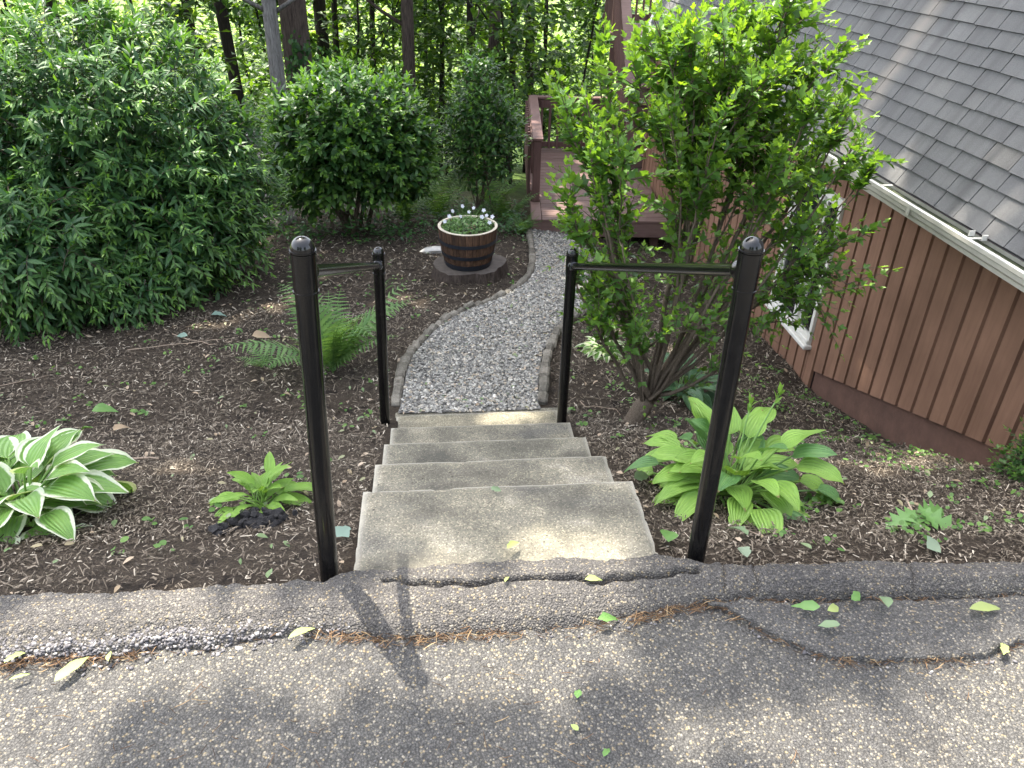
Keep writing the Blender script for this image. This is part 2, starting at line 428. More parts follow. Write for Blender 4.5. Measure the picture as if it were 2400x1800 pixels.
M['palestone'] = mat_simple('pale_stone', (.52, .50, .46), .85, 14, .25, .5)
M['clod'] = mat_simple('black_soil', (.016, .015, .016), .95, 60, .6, 1.0)

def m_shingle():
    k = NT('asphalt_shingle'); o = k.obj(); p = k.pos(); r = k.orand()
    c = k.ramp(r, [(0, (.128, .127, .127)), (.3, (.138, .137, .136)), (.75, (.148, .147, .145)), (.96, (.156, .153, .148)), (1, (.185, .174, .158))])
    gr = k.noise(330, 2, .7, p)
    c = k.mix(1.0, c, k.ramp(gr, [(.3, (.72,)*3), (.7, (1.3,)*3)]), 'MULTIPLY')
    big = k.noise(2.2, 5, .6, p)
    c = k.mix(1.0, c, k.ramp(big, [(.3, (.86,)*3), (.7, (1.12, 1.11, 1.09))]), 'MULTIPLY')
    # algae and washed streaks that run down the slope
    sx = k.n('SeparateXYZ'); k.set(sx.inputs[0], p)
    cmb = k.n('CombineXYZ'); k.set(cmb.inputs[0], k.math('MULTIPLY', sx.outputs[1], 9.0)); k.set(cmb.inputs[1], k.math('MULTIPLY', sx.outputs[2], 1.1))
    s1 = k.noise(1.0, 4, .6, cmb.outputs[0])
    c = k.mix(k.ramp(s1, [(.48, (0,)*3), (.75, (.75,)*3)]), c, (.080, .078, .076))
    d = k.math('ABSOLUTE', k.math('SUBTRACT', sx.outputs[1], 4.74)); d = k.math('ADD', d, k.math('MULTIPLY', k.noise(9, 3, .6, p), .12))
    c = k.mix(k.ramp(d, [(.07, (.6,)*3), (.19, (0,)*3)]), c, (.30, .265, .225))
    return k.pbr(c, .95, k.bump(gr, .5, .003), Specular_IOR_Level=.25)
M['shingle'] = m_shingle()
M['shingle_edge'] = mat_simple('felt_and_butt_shade', (.03, .03, .032), .9)  # dark felt; on the shingle butt faces it also paints in their shade
def m_glass():
    k = NT('window_glass')
    return k.pbr((.012, .014, .014), .03, None, Specular_IOR_Level=.9)
M['glass'] = m_glass()

M['leaf_big'] = leafmat('lance_leaf', [(0, (.026, .074, .032)), (.5, (.042, .112, .040)), (1, (.070, .155, .046))], (.18, .33, .06), .46, .32, (1.4, 1.5, .4), .4)
M['leaf_ctr'] = leafmat('ovate_leaf', [(0, (.024, .070, .024)), (.5, (.040, .108, .030)), (1, (.07, .16, .038))], (.18, .33, .05), .4, .32, (1.4, 1.5, .4), .45)
M['leaf_rose'] = leafmat('lobed_leaf', [(0, (.055, .130, .030)), (.5, (.085, .190, .038)), (1, (.13, .25, .045))], (.22, .37, .05), .42, .48, (1.5, 1.4, .4), .4)
M['leaf_wood'] = leafmat('woodland_leaf', [(0, (.022, .058, .014)), (.5, (.045, .105, .020)), (1, (.10, .18, .03))], None, .45, .48, (1.7, 1.6, .4), .4)
M['leaf_far'] = leafmat('far_leaf', [(0, (.025, .06, .014)), (.5, (.065, .125, .024)), (1, (.17, .25, .05))], None, .5, .45, (1.6, 1.5, .45), .3)
M['leaf_canopy'] = leafmat('canopy_leaf', [(0, (.035, .085, .02)), (1, (.08, .15, .03))], None, .5, .30, (1.3, 1.4, .5), .3)
M['fern'] = leafmat('fern_green', [(0, (.10, .20, .065)), (1, (.17, .28, .095))], None, .5, .40, (1.4, 1.4, .5), .3)
M['fern_far'] = leafmat('fern_dark', [(0, (.06, .14, .035)), (1, (.12, .22, .055))], None, .5, .40, (1.4, 1.4, .5), .3)
M['hosta_lime'] = leafmat('lime_hosta', [(0, (.17, .32, .065)), (1, (.25, .41, .085))], None, .42, .32, (1.2, 1.2, .5), .4, 1)
M['hosta_lime_dark'] = leafmat('green_hosta', [(0, (.09, .20, .07)), (1, (.13, .26, .09))], None, .4, .3, (1.2, 1.2, .5), .45, 1)
M['hosta_var'] = leafmat('edged_hosta', [(0, (.13, .27, .06)), (1, (.20, .36, .09))], None, .42, .3, (1.2, 1.2, .6), .4, 1, ((.66, .70, .54), -.05))
M['hosta_small'] = leafmat('small_hosta', [(0, (.15, .30, .045)), (1, (.23, .39, .07))], None, .4, .32, (1.2, 1.2, .5), .4, 1)
M['hosta_dark'] = leafmat('dark_hosta', [(0, (.035, .10, .04)), (.8, (.055, .14, .05)), (1, (.16, .26, .10))], None, .38, .25, (1.2, 1.2, .5), .5, 1)
M['hosta_white'] = leafmat('white_hosta', [(0, (.10, .24, .05)), (1, (.15, .30, .06))], None, .42, .3, (1.2, 1.2, .6), .4, 1, ((.58, .62, .44), .2))
M['weed'] = leafmat('weed_green', [(0, (.065, .15, .035)), (1, (.15, .27, .065))], None, .5, .35, (1.3, 1.3, .5), .35)
M['fallen'] = {
    'lime': leafmat('fallen_yellow_green', [(0, (.25, .31, .10)), (1, (.31, .36, .13))], None, .55, .2, (1, 1, .6), .35),
    'grey': leafmat('fallen_grey_green', [(0, (.13, .19, .10)), (1, (.18, .25, .14))], None, .5, .2, (1, 1, .7), .35),
    'pale': leafmat('fallen_pale', [(0, (.19, .25, .17)), (1, (.23, .29, .20))], None, .5, .2, (1, 1, .8), .35),
    'green': leafmat('fallen_green', [(0, (.10, .21, .06)), (1, (.14, .27, .07))], None, .45, .25, (1.2, 1.2, .5), .4),
    'blue': leafmat('fallen_blue_green', [(0, (.19, .28, .23)), (1, (.23, .33, .27))], None, .5, .2, (1, 1, .9), .35),
    'tan': leafmat('fallen_tan', [(0, (.34, .25, .16)), (1, (.42, .32, .21))], None, .7, .15, (1, .9, .7), .3),
}
M['petal'] = leafmat('white_petal', [(0, (.70, .72, .80)), (1, (.82, .82, .84))], None, .6, .3, (1, 1, 1), .2)
M['planterleaf'] = leafmat('pansy_leaf', [(0, (.07, .15, .04)), (.7, (.13, .24, .07)), (1, (.25, .36, .16))], None, .5, .3, (1.2, 1.2, .6), .35)
M['pink'] = leafmat('faded_petal', [(0, (.55, .30, .24)), (1, (.62, .36, .28))], None, .6, .3, (1, 1, 1), .2)

# ================================================================== GROUND
def axis(d0, d1, step, lo, hi):
    a = list(np.arange(d0, d1+1e-6, step)); s = step
    up = []; x = a[-1]
    while x < hi: s *= 1.28; x += s; up.append(x)
    s = step; x = a[0]; dn = []
    while x > lo: s *= 1.28; x -= s; dn.append(x)
    return np.array(dn[::-1]+a+up)
xs = axis(-4.6, 3.4, .045, -900, 900); ys = axis(1.4, 9.2, .045, -300, 1500)
X, Y, Q = grid(xs, ys); Z = G(X, Y)
Z += .02*fbm(X*14, Y*14, 9)*((Y > 1.6) & (Y < 12))
foot = (X > -.27) & (X < .60) & (Y < 3.60) & (Y > 1.50)
Z = np.where(foot, Z-.35, Z)
o = part('ground', np.stack([X, Y, Z], -1).reshape(-1, 3), Q, M['mulch'], None, True); tag(o, kind='structure')

# driveway: the asphalt sheet the camera stands on
xs = axis(-1.5, 2.0, .012, -60, 60); ys = axis(.85, 1.56, .012, -60, 1.56)
ys = ys[ys < 1.565]
X, Y, Q = grid(xs, ys)
Z = -.03 + .010*fbm(X*3, Y*3, 21) + .003*fbm(X*22, Y*22, 22) - .0035*worley(X*70, Y*70, 4)*(np.abs(X) < 3)
o = part('driveway', np.stack([X, Y, Z], -1).reshape(-1, 3), Q, M['asphalt'], None, True); tag(o, kind='structure')

# raised asphalt berm along the garden side
BX = [-60, -1.255, -.88, -.369, -.281, .167, .625, .739, 1.13, 1.707, 60]
BB = [1.64, 1.639, 1.631, 1.628, 1.672, 1.682, 1.660, 1.612, 1.592, 1.553, 1.5]
FX = [-60, -1.156, -.935, -.648, -.411, -.103, .146, .403, .605, .812, 1.081, 1.646, 60]
FB = [1.40, 1.402, 1.414, 1.43, 1.447, 1.419, 1.416, 1.436, 1.46, 1.48, 1.469, 1.447, 1.4]
def yb(x): return np.interp(x, BX, BB) + .03*fbm(x*9, x*0, 31) + .018*fbm(x*36, x*0, 32) + .008*fbm(x*100, x*0, 33)
def yf(x): return np.interp(x, FX, FB) + .03*fbm(x*8, x*0, 41) + .020*fbm(x*38, x*0, 42) + .010*fbm(x*110, x*0, 43)
crk = np.array([(-.234, 1.601), (-.039, 1.567), (.109, 1.567), (.224, 1.57), (.317, 1.572), (.421, 1.552), (.598, 1.562), (.697, 1.573)])
xs = axis(-1.5, 2.0, .006, -40, 40); ts = np.linspace(0, 1, 56)
X, T, Q = grid(xs, ts)
b = yb(X); f = yf(X); Y = f + (b-f)*T
prof = np.interp(T, [0, .03, .12, .35, .62, .9, 1], [-.052, -.024, .000, .022, .026, .014, -.07])
cob = np.clip((-.25-X)/.5, 0, 1)*np.clip((.75-T)/.5, 0, 1)
Z = prof + .012*fbm(X*6, Y*6, 51) + .004*fbm(X*30, Y*30, 52) - .0025*worley(X*95, Y*95, 6)*(1-cob) - .011*cob*worley(X*78, Y*78, 7)
cy = np.interp(X, crk[:, 0], crk[:, 1]) + .022*fbm(X*26, X*0, 53)
wid = .0045 + .006*vn(X*14, X*0, 54)
inr = (X > -.2) & (X < .72)
Z -= inr*.045*np.exp(-((Y-cy)/wid)**2)
for cx0 in (.87, .78, 1.33):
    cxx = cx0 + .03*fbm(Y*30, Y*0, 55+int(cx0*10)) + (T-.5)*.03
    Z -= .014*np.exp(-((X-cxx)/.004)**2)*(T < .9)
o = part('asphalt_berm', np.stack([X, Y, Z], -1).reshape(-1, 3), Q, M['berm'], None, True); tag(o, kind='structure')

# cracked slab lying in front of the berm on the right
PX = [.70, .753, .791, .877, .977, 1.1, 1.234, 1.399, 1.485, 1.60, 2.2, 5]
PY = [1.47, 1.462, 1.422, 1.336, 1.275, 1.256, 1.250, 1.247, 1.277, 1.285, 1.29, 1.3]
xs = axis(.72, 2.0, .007, .715, 4.5); ts = np.linspace(0, 1, 40)
X, T, Q = grid(xs, ts)
f = np.interp(X, PX, PY) + .02*fbm(X*12, X*0, 61) + .010*fbm(X*50, X*0, 62); b = yf(X)+.004
Y = f + np.maximum(b-f, .002)*T
Z = np.interp(T, [0, .02, .08, .5, .94, 1], [-.05, -.014, -.008, -.010, -.016, -.035]) + .006*fbm(X*6, Y*6, 63) - .0035*worley(X*72, Y*72, 8)
o = part('driveway_slab', np.stack([X, Y, Z], -1).reshape(-1, 3), Q, M['patch'], None, True); tag(o, kind='structure')

# ------------------------------------------------------------------ scattering of small solids
OCT_V = np.array([[1, 0, 0], [-1, 0, 0], [0, 1, 0], [0, -1, 0], [0, 0, 1], [0, 0, -1]], float)
OCT_F = np.array([[0, 2, 4], [2, 1, 4], [1, 3, 4], [3, 0, 4], [2, 0, 5], [1, 2, 5], [3, 1, 5], [0, 3, 5]])
def ico():
    p = (1+5**.5)/2
    V = np.array([[-1, p, 0], [1, p, 0], [-1, -p, 0], [1, -p, 0], [0, -1, p], [0, 1, p], [0, -1, -p], [0, 1, -p], [p, 0, -1], [p, 0, 1], [-p, 0, -1], [-p, 0, 1]])
    F = np.array([[0, 11, 5], [0, 5, 1], [0, 1, 7], [0, 7, 10], [0, 10, 11], [1, 5, 9], [5, 11, 4], [11, 10, 2], [10, 7, 6], [7, 1, 8], [3, 9, 4], [3, 4, 2], [3, 2, 6], [3, 6, 8], [3, 8, 9], [4, 9, 5], [2, 4, 11], [6, 2, 10], [8, 6, 7], [9, 8, 1]])
    return nrm(V.astype(float)), F
ICO_V, ICO_F = ico()
def rocks(P, size, TV=ICO_V, TF=ICO_F, flat=.6, jit=.22, elong=.3):
    n = len(P); m = len(TV)
    a = rng.uniform(0, 2*np.pi, n); c, s = np.cos(a), np.sin(a)
    sc = np.stack([size*(1+elong*rng.uniform(-1, 1, n)), size*(1+elong*rng.uniform(-1, 1, n)), size*flat*(1+.3*rng.uniform(-1, 1, n))], -1)
    V = TV[None]*sc[:, None]*(1+jit*rng.normal(size=(n, m, 1)))
    tl = rng.normal(size=(n, 2))*.25
    x = V[..., 0]*c[:, None]-V[..., 1]*s[:, None]; y = V[..., 0]*s[:, None]+V[..., 1]*c[:, None]
    z = V[..., 2] + x*tl[:, :1] + y*tl[:, 1:]
    V = np.stack([x, y, z], -1) + P[:, None]
    F = (TF[None]+(np.arange(n)*m)[:, None, None]).reshape(-1, TF.shape[1])
    return V.reshape(-1, 3), F

# pebbly aggregate standing proud on the worn left end of the berm and loose on the asphalt
n = 5200; x = rng.uniform(-1.5, -.25, n); t = rng.beta(1.3, 1.8, n)*.8+.02
keep = rng.random(n) < np.clip((-.2-x)/.45, 0, 1)
x, t = x[keep], t[keep]; y = yf(x)+(yb(x)-yf(x))*t
z = np.interp(t, [0, .03, .12, .35, .62, .9, 1], [-.04, -.02, .000, .016, .020, .006, -.07]) + .012*fbm(x*6, y*6, 51)-.009
V1 = rocks(np.stack([x, y, z+.003], -1), rng.uniform(.003, .0065, len(x)), flat=.7)
n = 1100; x = rng.uniform(-1.3, 1.8, n); y = rng.uniform(.9, 1.45, n)
V2 = rocks(np.stack([x, y, np.full(n, -.0315)], -1), rng.uniform(.0012, .0032, n), OCT_V, OCT_F, .6)
n = 420; x = rng.uniform(-1.3, 1.8, n); w_ = rng.random(n) < .5
y = np.where(w_, yf(x), np.where(x > .75, np.interp(x, [.7, .88, 1.1, 1.4, 1.8], [1.47, 1.335, 1.256, 1.247, 1.285]), yf(x)))-np.abs(rng.normal(size=n))*.018
V3 = rocks(np.stack([x, y, np.full(n, -.029)], -1), rng.uniform(.002, .0075, n)*rng.random(n)**.5, flat=.7)
V, F = cat_vf([V1, V3]+[V2])
o = part('loose_aggregate', V, F, M['pebble'], None, True); tag(o, 'small dark pebbles worn loose on the asphalt berm and driveway', 'gravel', kind='stuff')

# ================================================================== GARDEN STEPS
t = thing('garden_steps', 'weathered grey concrete steps leading down from the driveway', 'steps', (.165, 1.66, 0))
for i in range(5):
    z = -.19*i; y0 = (1.60 if i == 0 else 2.03+.4*(i-1)-.05); y1 = 2.03+.4*i
    w = .455
    nx, ny = 46, 22
    V, F = bevel_box((-w+.165, y0, z-.42), (w+.165, y1, z), .012)
    # subdivide the tread for worn, uneven edges
    X, Y, Q = grid(np.linspace(-w, w, nx), np.linspace(y0, y1, ny))
    ex = np.minimum(np.minimum(X+w, w-X), y1-Y)
    Zt = z - .014*np.exp(-ex/.010) + .006*fbm(X*9, Y*9, 70+i) - .010*np.clip(fbm(X*24, Y*24+9, 80+i)-.14, 0, 1)*8*np.exp(-ex/.02)
    Xt = X+.165; Yt = Y + (Y > y1-.03)*.008*fbm(X*14, X*0+i, 77)
    top = np.stack([Xt, Yt, Zt], -1).reshape(-1, 3)
    # skirt
    ring = [j for j in range(nx)] + [r*nx+nx-1 for r in range(1, ny)] + [(ny-1)*nx+j for j in range(nx-2, -1, -1)] + [r*nx for r in range(ny-2, 0, -1)]
    low = top[ring].copy(); low[:, 2] = z-.42
    n0 = len(top); m = len(ring)
    SK = np.array([[ring[(k+1) % m], ring[k], n0+k, n0+(k+1) % m] for k in range(m)])
    edge = np.exp(-ex/.018).ravel()
    grim = (np.clip(fbm(X*5+i*3, Y*9, 90+i)*2.2+.1, 0, .55)*(1-np.exp(-ex/.03))).ravel()
    so = part('step', np.concatenate([top, low]), [Q, SK], M['concrete'], t, False, {'edge': np.concatenate([edge, .15*np.ones(m)]), 'grime': np.concatenate([grim, .35*np.ones(m)])})
    so.data.polygons.foreach_set('use_smooth', np.ones(len(so.data.polygons), bool)); so.data.set_sharp_from_angle(angle=math.radians(40))
V, F = bevel_box((-.30, 3.63, -.95), (.70, 3.685, -.785), .006)
part('bottom_edge', V, F, M['concrete'], t)

# ================================================================== HANDRAILS
def handrail(label, base, top, bbase, btop, rail_off):
    base, top, bbase, btop = (np.array(q, float) for q in (base, top, bbase, btop))
    t = thing('handrail', label, 'handrail', tuple(base))
    for b, tp, r in ((base, top, .0265), (bbase, btop, .0265)):
        ax = nrm(tp-b); L = np.linalg.norm(tp-b)
        k = 6
        P = np.array([[b-ax*.15+ax*(L+.15-.03)*i/(k-1) for i in range(k)]])
        V, F = tubes(P, np.full((1, k), r), 32)
        po = part('post', V, F, M['black'], t, 'edges')
        # sleeve of the tee fitting with a seam ring at each end
        r2 = r+.0022
        prof = [(L-.135, r), (L-.1345, r2+.0014), (L-.131, r2+.0014), (L-.1305, r2), (L-.041, r2), (L-.0405, r2+.0012), (L-.037, r2+.0012), (L-.0365, r2)]
        P = np.array([[b+ax*s for s, _ in prof]]); V, F = tubes(P, np.array([[q for _, q in prof]]), 32)
        part('sleeve', V, F, M['black'], po, 'edges')
        th = np.linspace(0, np.pi/2, 9)
        prof = [(L-.035, r2+.0015), (L-.031, r2+.0015)]+[(L-.031+.031*math.sin(a), max((r2-.0005)*math.cos(a), .0004)) for a in th]
        P = np.array([[b+ax*s for s, _ in prof]]); V, F = tubes(P, np.array([[q for _, q in prof]]), 32)
        part('cap', V, F, M['black'], po, 'edges')
    a1 = base+nrm(top-base)*(np.linalg.norm(top-base)-.085); a2 = bbase+nrm(btop-bbase)*(np.linalg.norm(btop-bbase)-.095)
    a1 = a1+np.array([rail_off, 0, 0]); a2 = a2+np.array([rail_off, 0, 0])
    d = nrm(a2-a1); L = np.linalg.norm(a2-a1)
    P = np.array([[a1+d*L*i/7 for i in range(8)]]); V, F = tubes(P, np.full((1, 8), .0165), 24)
    part('rail', V, F, M['black'], t, 'edges')
    for q, sgn in ((a1, 1), (a2, -1)):
        pr = [(.0, .024), (.030, .0255), (.034, .027), (.040, .027), (.043, .0245), (.058, .0215), (.060, .0165)]
        P = np.array([[q+d*sgn*s for s, _ in pr]]); V, F = tubes(P, np.array([[r for _, r in pr]]), 24)
        part('rail_socket', V, F, M['black'], t, 'edges')
handrail('black metal handrail on the left side of the steps, beside the fern', (-.362, 1.67, -.05), (-.3145, 1.67, 1.012), (-.345, 3.52, -.72), (-.309, 3.5, .276), .0)
handrail('black metal handrail on the right side of the steps, beside the lime hosta', (.732, 1.657, -.05), (.7235, 1.66, 1.0), (.617, 3.46, -.72), (.619, 3.46, .272), .0)

# ================================================================== GRAVEL PATH + EDGING
PL = np.array([(-.285, 3.66), (-.269, 3.783), (-.256, 4.33), (-.19, 4.693), (.061, 5.302), (.365, 5.62), (.625, 5.979), (.785, 6.334), (.9, 6.939), (.992, 8.144), (1.0, 8.45)])
PR = np.array([(.53, 3.66), (.52, 3.774), (.594, 4.269), (.666, 4.588), (.782, 4.963), (.917, 5.274), (1.18, 5.678), (1.36, 6.2), (1.45, 6.9), (1.52, 8.144), (1.54, 8.5)])
def resample(P, n=None, step=None):
    P = np.asarray(P, float)
    for _ in range(2):   # soften corners
        Qs = np.empty((2*len(P)-2, 2)); Qs[0::2] = P[:-1]*.75+P[1:]*.25; Qs[1::2] = P[:-1]*.25+P[1:]*.75
        P = np.concatenate([P[:1], Qs, P[-1:]])
    s = np.concatenate([[0], np.cumsum(np.hypot(*np.diff(P, axis=0).T))])
    u = np.linspace(0, s[-1], n) if n else np.arange(0, s[-1], step)
    return np.stack([np.interp(u, s, P[:, 0]), np.interp(u, s, P[:, 1])], -1)
n = 160; A = resample(PL, n); B = resample(PR, n); m = 26
tt = np.linspace(0, 1, m)
XY = A[:, None]*(1-tt)[None, :, None] + B[:, None]*tt[None, :, None]
X, Y = XY[..., 0], XY[..., 1]
Z = G(X, Y) + .028 + .012*fbm(X*6, Y*6, 91)
i = np.arange(n-1)[:, None]*m+np.arange(m-1)[None]; Q = np.stack([i, i+1, i+m+1, i+m], -1).reshape(-1, 4)
o = part('gravel_path', np.stack([X, Y, Z], -1).reshape(-1, 3), Q, M['gravelbed'], None, True); tag(o, kind='structure')
n = 17000
u = rng.beta(1, 1.7, n); w = rng.uniform(.01, .99, n)
ii = u*159; i0 = ii.astype(int).clip(0, 158); fr = (ii-i0)[:, None]
a = A[i0]*(1-fr)+A[i0+1]*fr; b = B[i0]*(1-fr)+B[i0+1]*fr
xy = a*(1-w[:, None])+b*w[:, None]
z = G(xy[:, 0], xy[:, 1])+.031+rng.uniform(-.004, .006, n)
V, F = rocks(np.column_stack([xy, z]), rng.uniform(.006, .0125, n)*(1+.35*(u > .4)), OCT_V, OCT_F, .62, .22, .35)
o = part('path_gravel', V, F, M['gravel'], None, False); tag(o, 'pale grey gravel covering the curving garden path', 'gravel', kind='stuff')

V, F = bevel_box((-.049, -.030, -.10), (.049, .030, 0), .013)
block_me = mesh('edging_block', V, F, M['edging'])
def edging(label, P, side):
    Pp = resample(P, step=.108)
    t = thing('path_edging', label, 'path edging', (Pp[0, 0], Pp[0, 1], float(G(Pp[0, 0], Pp[0, 1]))))
    for k in range(len(Pp)-1):
        c = (Pp[k]+Pp[k+1])/2; d = Pp[k+1]-Pp[k]; a = math.atan2(d[1], d[0])
        nrmv = np.array([-d[1], d[0]])/np.hypot(*d)*side*.034
        c = c+nrmv
        z = float(G(c[0], c[1]))+.048+rng.normal()*.007
        o = add('edging_block', block_me, t, (c[0]-ORG[t][0], c[1]-ORG[t][1], z-ORG[t][2]))
        o.rotation_euler = (rng.normal()*.03, -.13*math.sin(a)+rng.normal()*.05, a+rng.normal()*.10)
        s = 1+rng.normal()*.08; o.scale = (1.0, s, 1)
edging('row of small scalloped concrete edging blocks along the left side of the gravel path', PL[1:], 1)
edging('row of small scalloped concrete edging blocks along the right side of the gravel path', PR[1:], -1)

# ================================================================== HOUSE
WX = 2.684; EX, EZ = 2.538, .398; RA = math.radians(66)
ra = np.array([math.cos(RA), 0, math.sin(RA)]); rn = np.array([-math.sin(RA), 0, math.cos(RA)])
house = thing('house', 'brown house with vertical board siding and a steep grey shingle roof', 'house', (WX, 6, -1.4))
V, F = box((WX+.05, 1.6, -2.6), (6.5, 10.05, .34)); part('wall', V, F, M['groove'], house)
V, F = box((WX+.028, 1.6, -2.2), (WX+.06, 4.70, .2)); part('foundation', V, F, M['foundation'], house)
V, F = box((WX+.022, 4.69, -2.2), (WX+.062, 10.06, .30)); part('backing', V, F, M['groove'], house)
V, F = box((WX+.022, 1.6, -.98), (WX+.0265, 4.69, .30))
V[[0, 3, 1, 2], 2] += 0
V = np.array([[WX+.021, 1.6, -.10], [WX+.0265, 1.6, -.10], [WX+.0265, 4.689, -1.15], [WX+.021, 4.689, -1.15], [WX+.021, 1.6, .3], [WX+.0265, 1.6, .3], [WX+.0265, 4.689, .3], [WX+.021, 4.689, .3]])
part('backing', V, F, M['groove'], house)
bw = .1455
def sidbot(y): return -1.194+(4.689-y)*.3405 if y < 4.689 else -1.65
def board(y0, y1, za0, za1, zt):
    V = np.array([[WX, y0, za0], [WX+.02, y0, za0], [WX+.02, y1, za1], [WX, y1, za1], [WX, y0, zt], [WX+.02, y0, zt], [WX+.02, y1, zt], [WX, y1, zt]])
    V[[0, 4], 1] += .003; V[[3, 7], 1] -= .003
    part('siding_board', V, BQ, M['siding'], house)
y = 4.689
edges = [4.689+bw*i for i in range(-19, 37)]
WY0, WY1, WZ0, WZ1 = 4.80, 5.565, -1.075, .05
for e0 in edges:
    a, b = e0+.010, e0+bw-.010
    if b < WY0+.01 or a > WY1-.01:
        board(a, b, sidbot(a), sidbot(b), .30)
    else:
        for (p, q) in ((a, min(b, WY0)), (max(a, WY1), b)):
            if q-p > .02: board(p, q, sidbot(p), sidbot(q), .30)
        p, q = max(a, WY0), min(b, WY1)
        if q-p > .02:
            board(p, q, -1.65, -1.65, WZ0+.004); board(p, q, WZ1-.004, WZ1-.004, .30)
# window
win = part('window', *cat_vf([box((WX-.022, WY0-.0, WZ0+.07), (WX+.03, WY0+.035, WZ1)), box((WX-.022, WY1-.045, WZ0+.07), (WX+.03, WY1, WZ1)),
                              box((WX-.022, WY0+.035, WZ1-.045), (WX+.03, WY1-.045, WZ1))]), M['white'], house)
part('sill', *cat_vf([bevel_box((WX-.06, WY0-.02, WZ0), (WX+.03, WY1+.02, WZ0+.035), .006), bevel_box((WX-.035, WY0, WZ0+.0355), (WX+.03, WY1, WZ0+.069), .005)]), M['white'], win)
mid = 5.085
part('mullion', *bevel_box((WX-.028, mid-.035, WZ0+.07), (WX+.028, mid+.035, WZ1-.046), .006), M['white'], win)
for (p, q) in ((WY0+.036, mid-.036), (mid+.036, WY1-.046)):
    zz0, zz1 = WZ0+.071, WZ1-.047; s = .026
    part('sash', *cat_vf([box((WX-.006, p, zz0), (WX+.02, p+s, zz1)), box((WX-.006, q-s, zz0), (WX+.02, q, zz1)), box((WX-.006, p+s, zz0), (WX+.02, q-s, zz0+s)), box((WX-.006, p+s, zz1-s), (WX+.02, q-s, zz1))]), M['white'], win)
    part('pane', *box((WX+.006, p+s+.001, zz0+s+.001), (WX+.010, q-s-.001, zz1-s-.001)), M['glass'], win)
# soffit + roof deck + gutter
part('soffit', *box((2.56, 1.6, .302), (WX+.04, 10.05, .335)), M['soffit'], house)
RL = 3.3
def rp(s, y, h): return np.array([EX, 0, EZ]) + ra*s + np.array([0, y, 0]) + rn*h
V = np.array([rp(-.02, 1.5, -.10), rp(RL, 1.5, -.10), rp(RL, 10.1, -.10), rp(-.02, 10.1, -.10), rp(-.02, 1.5, -.004), rp(RL, 1.5, -.004), rp(RL, 10.1, -.004), rp(-.02, 10.1, -.004)])
roof = part('roof', V, BQ, M['shingle_edge'], house)
V = np.array([rp(-.06, 10.1, -.14), rp(RL, 10.1, -.14), rp(RL, 10.22, -.14), rp(-.06, 10.22, -.14), rp(-.06, 10.1, .012), rp(RL, 10.1, .012), rp(RL, 10.22, .012), rp(-.06, 10.22, .012)])
part('rake_board', V, BQ, M['white'], roof)
EXPO = .0958
V = np.array([[0, 0, 0], [.125, 0, -.006], [.125, 1, -.006], [0, 1, 0], [0, 0, .017], [.125, 0, .0015], [.125, 1, .0015], [0, 1, .017]], float)
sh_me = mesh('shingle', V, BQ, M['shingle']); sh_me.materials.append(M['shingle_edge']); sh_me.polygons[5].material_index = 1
sh = []
for c in range(34):
    s = -.013+EXPO*c; y = 1.55+rng.uniform(0, .2)
    while y < 10.05:
        w = rng.choice([.205, .205, .19, .17, .23, .12], p=[.4, .2, .13, .1, .12, .05])
        w = min(w, 10.095-y)
        if w > .03: sh.append((s+rng.normal()*.0016, y, w, c))
        y += w
# the ones that show largest in the picture become parts, the rest one mass
def score(q):
    s, y, w, c = q
    vis = (s < .42+.72*np.clip((8.6-y)/5.0, 0, 1)) and y > 2.7+.2*0
    return (0 if vis else 100) + y
sh.sort(key=score)
orgH = ORG[house]
Rm = Matrix(((ra[0], 0, rn[0], 0), (0, 1, 0, 0), (ra[2], 0, rn[2], 0), (0, 0, 0, 1)))
for (s, y, w, c) in sh[:300]:
    P = rp(s, y, .001+rng.uniform(0, .0018)) - orgH
    o = bpy.data.objects.new('shingle', sh_me); COL.objects.link(o); o.parent = roof
    o.matrix_local = Matrix.Translation(Vector(P)) @ Rm @ Matrix.Rotation(rng.normal()*.006, 4, 'Z') @ Matrix.Diagonal((1, w-.0065, 1, 1))
    ORG[o] = P
L = []
for (s, y, w, c) in sh[300:]:
    Vv = V.copy(); Vv[:, 1] *= (w-.0065)
    L.append((np.array([EX, 0, EZ]) + ra*(s+Vv[:, :1]) + np.array([0, 1, 0])*(y+Vv[:, 1:2]) + rn*(.001+Vv[:, 2:3]), BQ))
sf_ = part('shingle_field', *cat_vf(L), M['shingle'], roof, kind='stuff')
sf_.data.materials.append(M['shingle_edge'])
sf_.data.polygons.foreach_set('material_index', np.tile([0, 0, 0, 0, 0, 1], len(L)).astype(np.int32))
# gutter (a trough: face, lip, floor, back)
GX0, GX1, GZ = 2.446, 2.535, .374
def strip(pts):
    """extrude an open XZ profile along Y"""
    n = len(pts); V = []
    for yy in (1.5, 10.12): V += [(p[0], yy, p[1]) for p in pts]
    return np.array(V), np.array([[i, i+1, n+i+1, n+i] for i in range(n-1)])
pts = [(GX0+.012, GZ-.012), (GX0+.012, GZ), (GX0-.006, GZ), (GX0-.006, GZ-.016), (GX0+.002, GZ-.022), (GX0+.004, GZ-.044), (GX0+.014, GZ-.056), (GX0+.017, GZ-.076), (GX1, GZ-.076), (GX1, GZ-.002)]
gut = part('gutter', *strip(pts), M['gutter'], house)
sol = gut.modifiers.new('t', 'SOLIDIFY'); sol.thickness = .0025
part('gutter_bottom', *box((GX0+.021, 1.5, GZ-.072), (GX1-.004, 10.1, GZ-.018)), M['gutterdirt'], gut)
